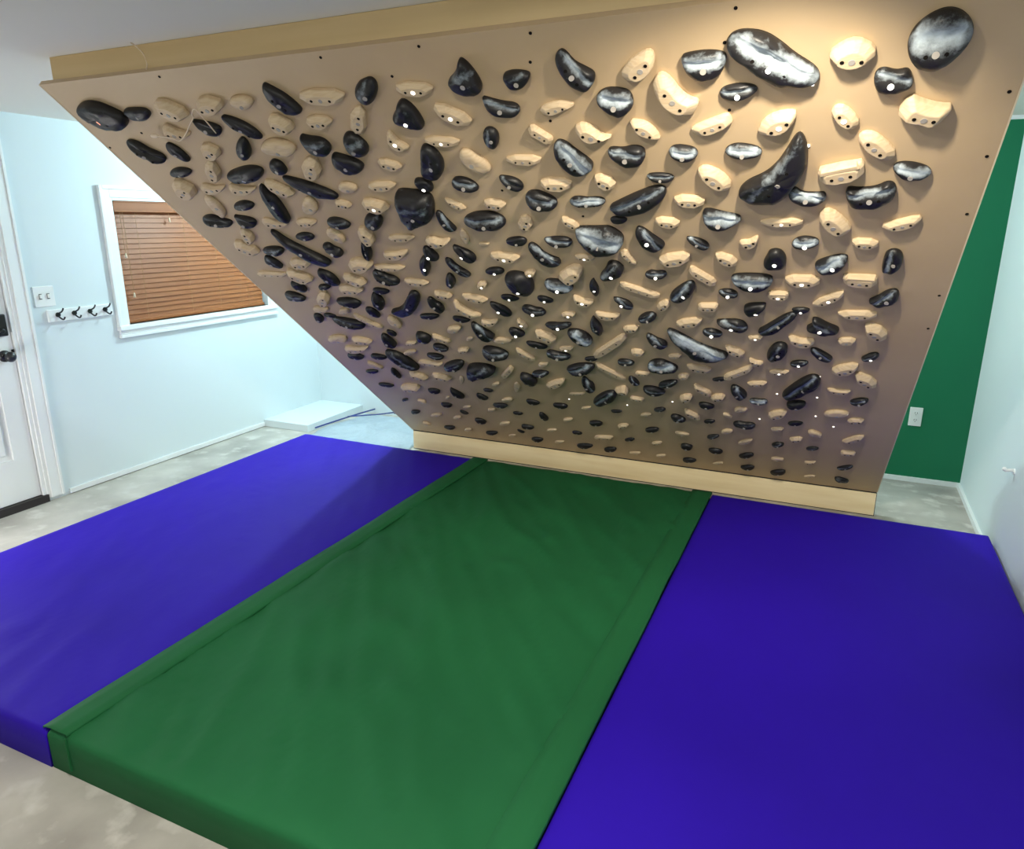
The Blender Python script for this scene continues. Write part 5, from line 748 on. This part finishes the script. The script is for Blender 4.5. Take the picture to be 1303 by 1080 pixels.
# ------------------------------------------------------------------ holds
def chaikin(p, n=2):
    for _ in range(n):
        q = []
        for i in range(len(p)):
            a, b = p[i], p[(i+1) % len(p)]
            q += [(a[0]*.75+b[0]*.25, a[1]*.75+b[1]*.25), (a[0]*.25+b[0]*.75, a[1]*.25+b[1]*.75)]
        p = q
    return p
def frame(p):
    n = len(p); cx = sum(a[0] for a in p)/n; cy = sum(a[1] for a in p)/n
    sxx = sum((a[0]-cx)**2 for a in p); syy = sum((a[1]-cy)**2 for a in p); sxy = sum((a[0]-cx)*(a[1]-cy) for a in p)
    th = .5*math.atan2(2*sxy, sxx-syy)
    ex = (math.cos(th), math.sin(th))
    X = [(a[0]-cx)*ex[0]+(a[1]-cy)*ex[1] for a in p]; Y = [-(a[0]-cx)*ex[1]+(a[1]-cy)*ex[0] for a in p]
    return cx, cy, ex, max(X)-min(X), max(Y)-min(Y)
def disc(name, r, m, h=.0018, n=14):
    bm = bmesh.new(); cyl(bm, r, h, n=n); me = bpy.data.meshes.new(name); bm.to_mesh(me); bm.free(); me.materials.append(m); return me
D_hole = disc('screw_hole', .0048, M['hole'], .001); D_bolt = disc('bolt', .0085, M['boltgrey']); D_led = disc('bolt', .0072, M['led']); D_red = disc('bolt', .010, M['ledred'])
D_holeb = disc('screw_hole', .005, M['gap'], .001)
def smooth_body(P, d, c, kind, wood, seed):
    P = chaikin(P, 2 if len(P) > 9 else 3); cx, cy, ex, W, H = frame(P)
    if abs(ex[1]) > .5 and W < 1.5*H:
        ex = (1, 0); W = max(a[0] for a in P)-min(a[0] for a in P); H = max(a[1] for a in P)-min(a[1] for a in P)
    prof = [(1, 0), (1.03, .16), (1.02, .34), (.96, .52), (.86, .68), (.72, .81), (.55, .9), (.36, .96), (.17, 1.0)]
    if wood: prof = [(1, 0), (1.0, .3), (.97, .55), (.9, .75), (.76, .9), (.55, .97), (.3, 1)]
    if kind == 'Z': prof = [(1, 0), (1.02, .2), (1.0, .45), (.95, .65), (.84, .82), (.66, .93), (.4, .99), (.15, 1.0)]
    scoop = (.5 if kind in 'BD' or c >= 2 else .12) * (0 if wood else 1)
    if c == 3 and kind == 'E': scoop = .3
    bm = bmesh.new(); ly = bm.verts.layers.float.new('chalk'); rings = []
    uy = 1 if ex[0] >= 0 else -1
    def zat(x, y, z):
        X = ((x-cx)*ex[0]+(y-cy)*ex[1])/(W/2); Y = (-(x-cx)*ex[1]+(y-cy)*ex[0])/(H/2)*uy
        g = math.exp(-((Y-.28)/.30)**2)*max(0, 1-.55*X*X)
        nz_ = noise.noise(Vector((x*28+seed, y*28, seed*.37)))
        z2 = z*(1-scoop*g*min(1, z/d*1.6)) + (nz_*.17+noise.noise(Vector((x*70, y*70+seed, 5)))*.07)*d*(z/d)
        ch = (0, .42, .95, 1.15)[c]*math.exp(-((Y-.34)/(.24 if c < 3 else .42))**2)*(1 if abs(X) < .8 else .45)*(1 if z > .3*d else .25)
        return z2, ch
    for s, zz in prof:
        r = []
        for (x, y) in P:
            xx, yy = cx+(x-cx)*s, cy+(y-cy)*s; z2, ch = zat(xx, yy, zz*d)
            v = bm.verts.new((xx, yy, z2)); v[ly] = ch; r.append(v)
        rings.append(r)
    n = len(P)
    for a, b in zip(rings, rings[1:]):
        for i in range(n): bm.faces.new((a[i], a[(i+1) % n], b[(i+1) % n], b[i]))
    z2, ch = zat(cx, cy, d); v = bm.verts.new((cx, cy, z2)); v[ly] = ch
    for i in range(n): bm.faces.new((rings[-1][i], rings[-1][(i+1) % n], v))
    bm.faces.new(rings[0][::-1])
    top = lambda x, y: min((w.co.z for w in bm.verts if w.co.z > .3*d and (w.co.x-x)**2+(w.co.y-y)**2 < (.012)**2), default=zat(x, y, d)[0])
    # nearest vertex sampling for bolt height / normal
    bm.normal_update(); bm.verts.ensure_lookup_table()
    def near(x, y):
        q = min((w for w in bm.verts if w.co.z > .45*d), key=lambda w: (w.co.x-x)**2+(w.co.y-y)**2); return q.co.copy(), q.normal.copy()
    pts = {}
    oy = -.22*H/2*uy
    pts['bolt'] = near(cx-ex[1]*oy, cy+ex[0]*oy)
    for k, s in (('h1', -.5), ('h2', .5)):
        pts[k] = near(cx+ex[0]*W/2*s*.8-ex[1]*oy, cy+ex[1]*W/2*s*.8+ex[0]*oy)
    return bm, pts, (W, H)
def facet_body(P, d, kind, seed):
    cx, cy, ex, W, H = frame(P); uy = 1 if ex[0] >= 0 else -1
    if kind in 'zm' : P = chaikin(P, 1)
    s1 = {'k': .68, 'z': .66, 'r': .74, 's': .7, 'm': .74}[kind]; sh = {'k': -.14, 'z': -.14, 'r': -.12, 's': -.2, 'm': -.16}[kind]*H/2*uy
    bm = bmesh.new(); n = len(P); rings = []
    rr = random.Random(seed); tilt = rr.uniform(-.12, .12)
    for s, zz, f in ((1, 0, 0), (1.0, .46, 0), (s1+.03, .93, .9), (s1-.02, 1.0, 1)):
        r = []
        for (x, y) in P:
            xx = cx+(x-cx)*s-ex[1]*sh*f; yy = cy+(y-cy)*s+ex[0]*sh*f
            X = ((xx-cx)*ex[0]+(yy-cy)*ex[1])/(W/2)
            r.append(bm.verts.new((xx, yy, zz*d*(1+(tilt*X if f else 0)))))
        rings.append(r)
    for a, b in zip(rings, rings[1:]):
        for i in range(n): bm.faces.new((a[i], a[(i+1) % n], b[(i+1) % n], b[i]))
    bm.faces.new(rings[-1]); bm.faces.new(rings[0][::-1])
    nrm = Vector((-ex[0]*tilt*d/(W/2), -ex[1]*tilt*d/(W/2), 1)).normalized()
    def top(k, o=0):
        return Vector((cx+ex[0]*W/2*k-ex[1]*(sh+o), cy+ex[1]*W/2*k+ex[0]*(sh+o), d*(1+tilt*k)+.0003)), nrm
    return bm, {'bolt': top(0), 'h1': top(-.40), 'h2': top(.40)}, (W, H), (cx, cy, ex, uy, sh)
def put(parent, name, me, q, sc=1, lift=.0004):
    co, nr = q; o = link(name, me, parent); o.rotation_mode = 'QUATERNION'; o.rotation_quaternion = nr.to_track_quat('Z', 'Y'); o.location = co+nr*lift; o.scale = (sc, sc, 1); return o
for idx, (t, c, l, d, u, v, poly, lab) in enumerate(HOLDS):
    P = [tuple(int(q)/1000 for q in s.split(',')) for s in poly.split()]; d /= 1000; u /= 1000; v /= 1000
    wood = t.islower()
    root = tag(empty('wooden_hold' if wood else 'plastic_hold', bp(u, v, .0), BR), lab, 'climbing hold', 'pale wooden holds on the climbing board' if wood else 'black plastic holds on the climbing board')
    if t in 'kzrsm':
        bm, pts, (W, H), (cx, cy, ex, uy, sh) = facet_body(P, d, t, idx)
        body = obj('body', bm, M['wood'], root)
        if W > .05:
            b = body.modifiers.new('b', 'BEVEL'); b.width = min(.0035, d*.12); b.segments = 2; b.limit_method = 'ANGLE'; b.angle_limit = .35
        if t == 's':                                # upper rail of the two-step holds
            bm = bmesh.new(); o0, o1 = H*.20*uy, H*.46*uy
            A = []
            for zz in (d*.3, d*.98):
                for (k, o) in ((-.43, o0), (.43, o0), (.38, o1), (-.38, o1)):
                    A.append(bm.verts.new((cx+ex[0]*W*k-ex[1]*o, cy+ex[1]*W*k+ex[0]*o, zz)))
            bm.faces.new(A[:4]); bm.faces.new(A[4:])
            for i in range(4): bm.faces.new((A[i], A[(i+1) % 4], A[4+(i+1) % 4], A[4+i]))
            obj('upper_ledge', bm, M['wood'], root, bevel=.003)
    else:
        bm, pts, (W, H) = smooth_body(P, d, c, t, wood, idx*1.7)
        body = obj('body', bm, M['wood'] if wood else M['hold'], root, True)
    big = max(W, H)
    if t == 'r' and not wood: continue
    if l & 2: put(root, 'bolt', D_red, pts['bolt'])
    elif l & 1: put(root, 'bolt', D_led, pts['bolt'], min(1, max(.5, H/.05)))
    elif big > .06: put(root, 'bolt', D_bolt, pts['bolt'], min(.9, max(.4, H/.07)), lift=0 if wood else .0004)
    if big > .07 and t != 'o':
        sc = min(1, max(.5, H/.055))
        if wood or big > .12:
            for k in ('h1', 'h2'): put(root, 'screw_hole', D_hole, pts[k], sc, .0004)

# ------------------------------------------------------------------ mats
def top_edge_box(name, m, x0, x1, y0, y1, z0, z1, parent, rnd=.018, wr=0.0, wseed=0, dirx=1., step=.03):
    """a padded slab: rounded top edges and a slightly rumpled top, one closed mesh"""
    bm = bmesh.new()
    def axis(a, b):
        n = max(2, int((b-a-2*rnd)/step)); inner = [a+rnd+(b-a-2*rnd)*i/n for i in range(n+1)]
        return [(a, 1.), (a+rnd*.13, .62), (a+rnd*.45, .2)]+[(q, 0.) for q in inner]+[(b-rnd*.45, .2), (b-rnd*.13, .62), (b, 1.)]
    ax, ay = axis(x0, x1), axis(y0, y1); g = []
    for x, fx in ax:
        row = []
        for y, fy in ay:
            f = min(1, max(fx, fy)); z = z1-rnd*f
            if wr:
                q = (x*.82+y*.57*dirx)*7; a = noise.noise(Vector((q*.55+wseed, (y-x*dirx)*.9, wseed)))
                a2 = 1-abs(noise.noise(Vector((q*1.5+wseed, (y-x*dirx)*1.1, 3+wseed))))*2.6
                e = min(1, (x-x0)/.12, (x1-x)/.12, (y-y0)/.06, (y1-y)/.06)
                z += (wr*a*.7+wr*max(0, a2-.45)*.9)*max(0, e)
            row.append(bm.verts.new((x, y, z)))
        g.append(row)
    nx, ny = len(ax), len(ay)
    for i in range(nx-1):
        for j in range(ny-1): bm.faces.new((g[i][j], g[i+1][j], g[i+1][j+1], g[i][j+1]))
    ring = [g[i][0] for i in range(nx)]+[g[-1][j] for j in range(1, ny)]+[g[i][-1] for i in range(nx-2, -1, -1)]+[g[0][j] for j in range(ny-2, 0, -1)]
    low = [bm.verts.new((q.co.x, q.co.y, z0)) for q in ring]; n = len(ring)
    for i in range(n): bm.faces.new((ring[i], ring[(i+1) % n], low[(i+1) % n], low[i]))
    bm.faces.new(low)
    return obj(name, bm, m, parent, True, loc=-parent.location)
MT = .131
ma = tag(empty('crash_mat', (0, -1.8, 0)), 'left purple crash mat on the floor beside the window wall', 'crash mat', 'purple crash mats')
top_edge_box('cover', M['purple'], -.688, .705, -3.19, -.37, .001, MT, ma, wr=.012, wseed=2.2)
mb = tag(empty('crash_mat', (2.87, -1.8, 0)), 'right purple crash mat on the floor along the right wall', 'crash mat', 'purple crash mats')
top_edge_box('cover', M['purple'], 2.203, 3.535, -3.19, -.37, .001, MT, mb, wr=.0022, wseed=7.1)
mg = tag(empty('crash_mat', (1.45, -1.8, 0)), 'green canvas mat between the two purple mats, with hemmed side flaps', 'crash mat')
top_edge_box('cover', M['green'], .71, 2.198, -3.187, -.375, .001, MT+.004, mg, wr=.028, wseed=11.3)
def flap(name, x0, x1, z, seed):
    bm = bmesh.new(); g = []; ny = 110
    for (x, dz) in ((x0, -.006), (x0+.002, .0), ((x0*2+x1)/3, .0035), ((x0+x1*2)/3, .003), (x1-.003, .004), (x1, -.006)):
        row = []
        for j in range(ny+1):
            y = -3.183+(2.806)*j/ny; wv = .0025*noise.noise(Vector((y*5, x*14, seed)))
            row.append(bm.verts.new((x+.004*noise.noise(Vector((y*2.3, seed, 0)))*(0 if x0 == x else 1), y, z+dz+wv)))
        g.append(row)
    for a, b in zip(g, g[1:]):
        for j in range(ny): bm.faces.new((a[j], b[j], b[j+1], a[j+1]))
    o = obj(name, bm, M['green_hem'], mg, True, loc=-mg.location)
    m_ = o.modifiers.new('s', 'SOLIDIFY'); m_.thickness = .003
    return o
flap('hem_flap', .690, .800, MT+.010, 3.0)
flap('hem_flap', 2.095, 2.208, MT+.010, 8.0)
# front corner drop of the flap
boxo('seam_piping', M['green_hem'], .794, .802, -3.192, -3.187, .02, MT+.002, mg).location = -mg.location

# ------------------------------------------------------------------ crumpled sheet and cord left of the kickboard
bm = bmesh.new(); nx, ny = 46, 46; g = []
def sx_(i, j):
    a, b = i/nx, j/ny
    x = -.93+.90*a; y = -.33+(1.0)*b
    y += .05*math.sin(a*7)*(1-b) ; x += .03*math.sin(b*9)
    z = .006+.05*abs(noise.noise(Vector((x*3.2, y*3.2, 1.3))))+.02*abs(noise.noise(Vector((x*9, y*9, 4))))
    e = min(a, 1-a, b, 1-b)*8; return (x, y, .003+(z-.003)*min(1, e))
for i in range(nx+1): g.append([bm.verts.new(sx_(i, j)) for j in range(ny+1)])
for i in range(nx):
    for j in range(ny): bm.faces.new((g[i][j], g[i+1][j], g[i+1][j+1], g[i][j+1]))
sh_ = obj('plastic_sheet', bm, M['sheet'], None, True); mo = sh_.modifiers.new('s', 'SOLIDIFY'); mo.thickness = .0015
tag(sh_, 'crumpled pale plastic sheet on the floor left of the kickboard', 'plastic sheet')
cb = tag(empty('blue_cord', (-.85, .35, 0)), 'thin dark blue cord lying over the pale plastic sheet in the corner', 'cord')
tube('cord', [(-.10, -.30, .03), (-.02, .10, .05), (.0, .45, .03)], .006, M['blue'], cb)
tube('cord_branch', [(-.03, .03, .05), (.12, .06, .07), (.22, .14, .07), (.30, .22, .075)], .005, M['blue'], cb)
bm = bmesh.new(); sph(bm, .016, T((.31, .225, .078))); obj('cord_end', bm, M['blue'], cb, True)

# dangling wire at the upper left of the board and the wire on the header
wr = tag(empty('loose_wire', bp(0, 0), BR), 'thin pale wire hanging loose over the holds at the upper left of the board', 'wire')
WP = WIRE
tube('wire', [(a, b, c) for a, b, c in WP], .0022, M['wire'], wr)
bm = bmesh.new(); sph(bm, .009, T(WP[0]), (2.2, 1, .8)); obj('wire_connector', bm, M['wire'], wr, True)
w2 = tag(empty('header_wire', (0, 0, 0)), 'short pale wire hanging down the header beam from the ceiling', 'wire')
tube('wire', [(.52, ytop-.02, ZC-.002), (.53, ytop+.014, ZC-.02), (.545, ytop+.016, ztop+.02), (.55, ytop+.0, ztop+.008)], .0022, M['wire'], w2)
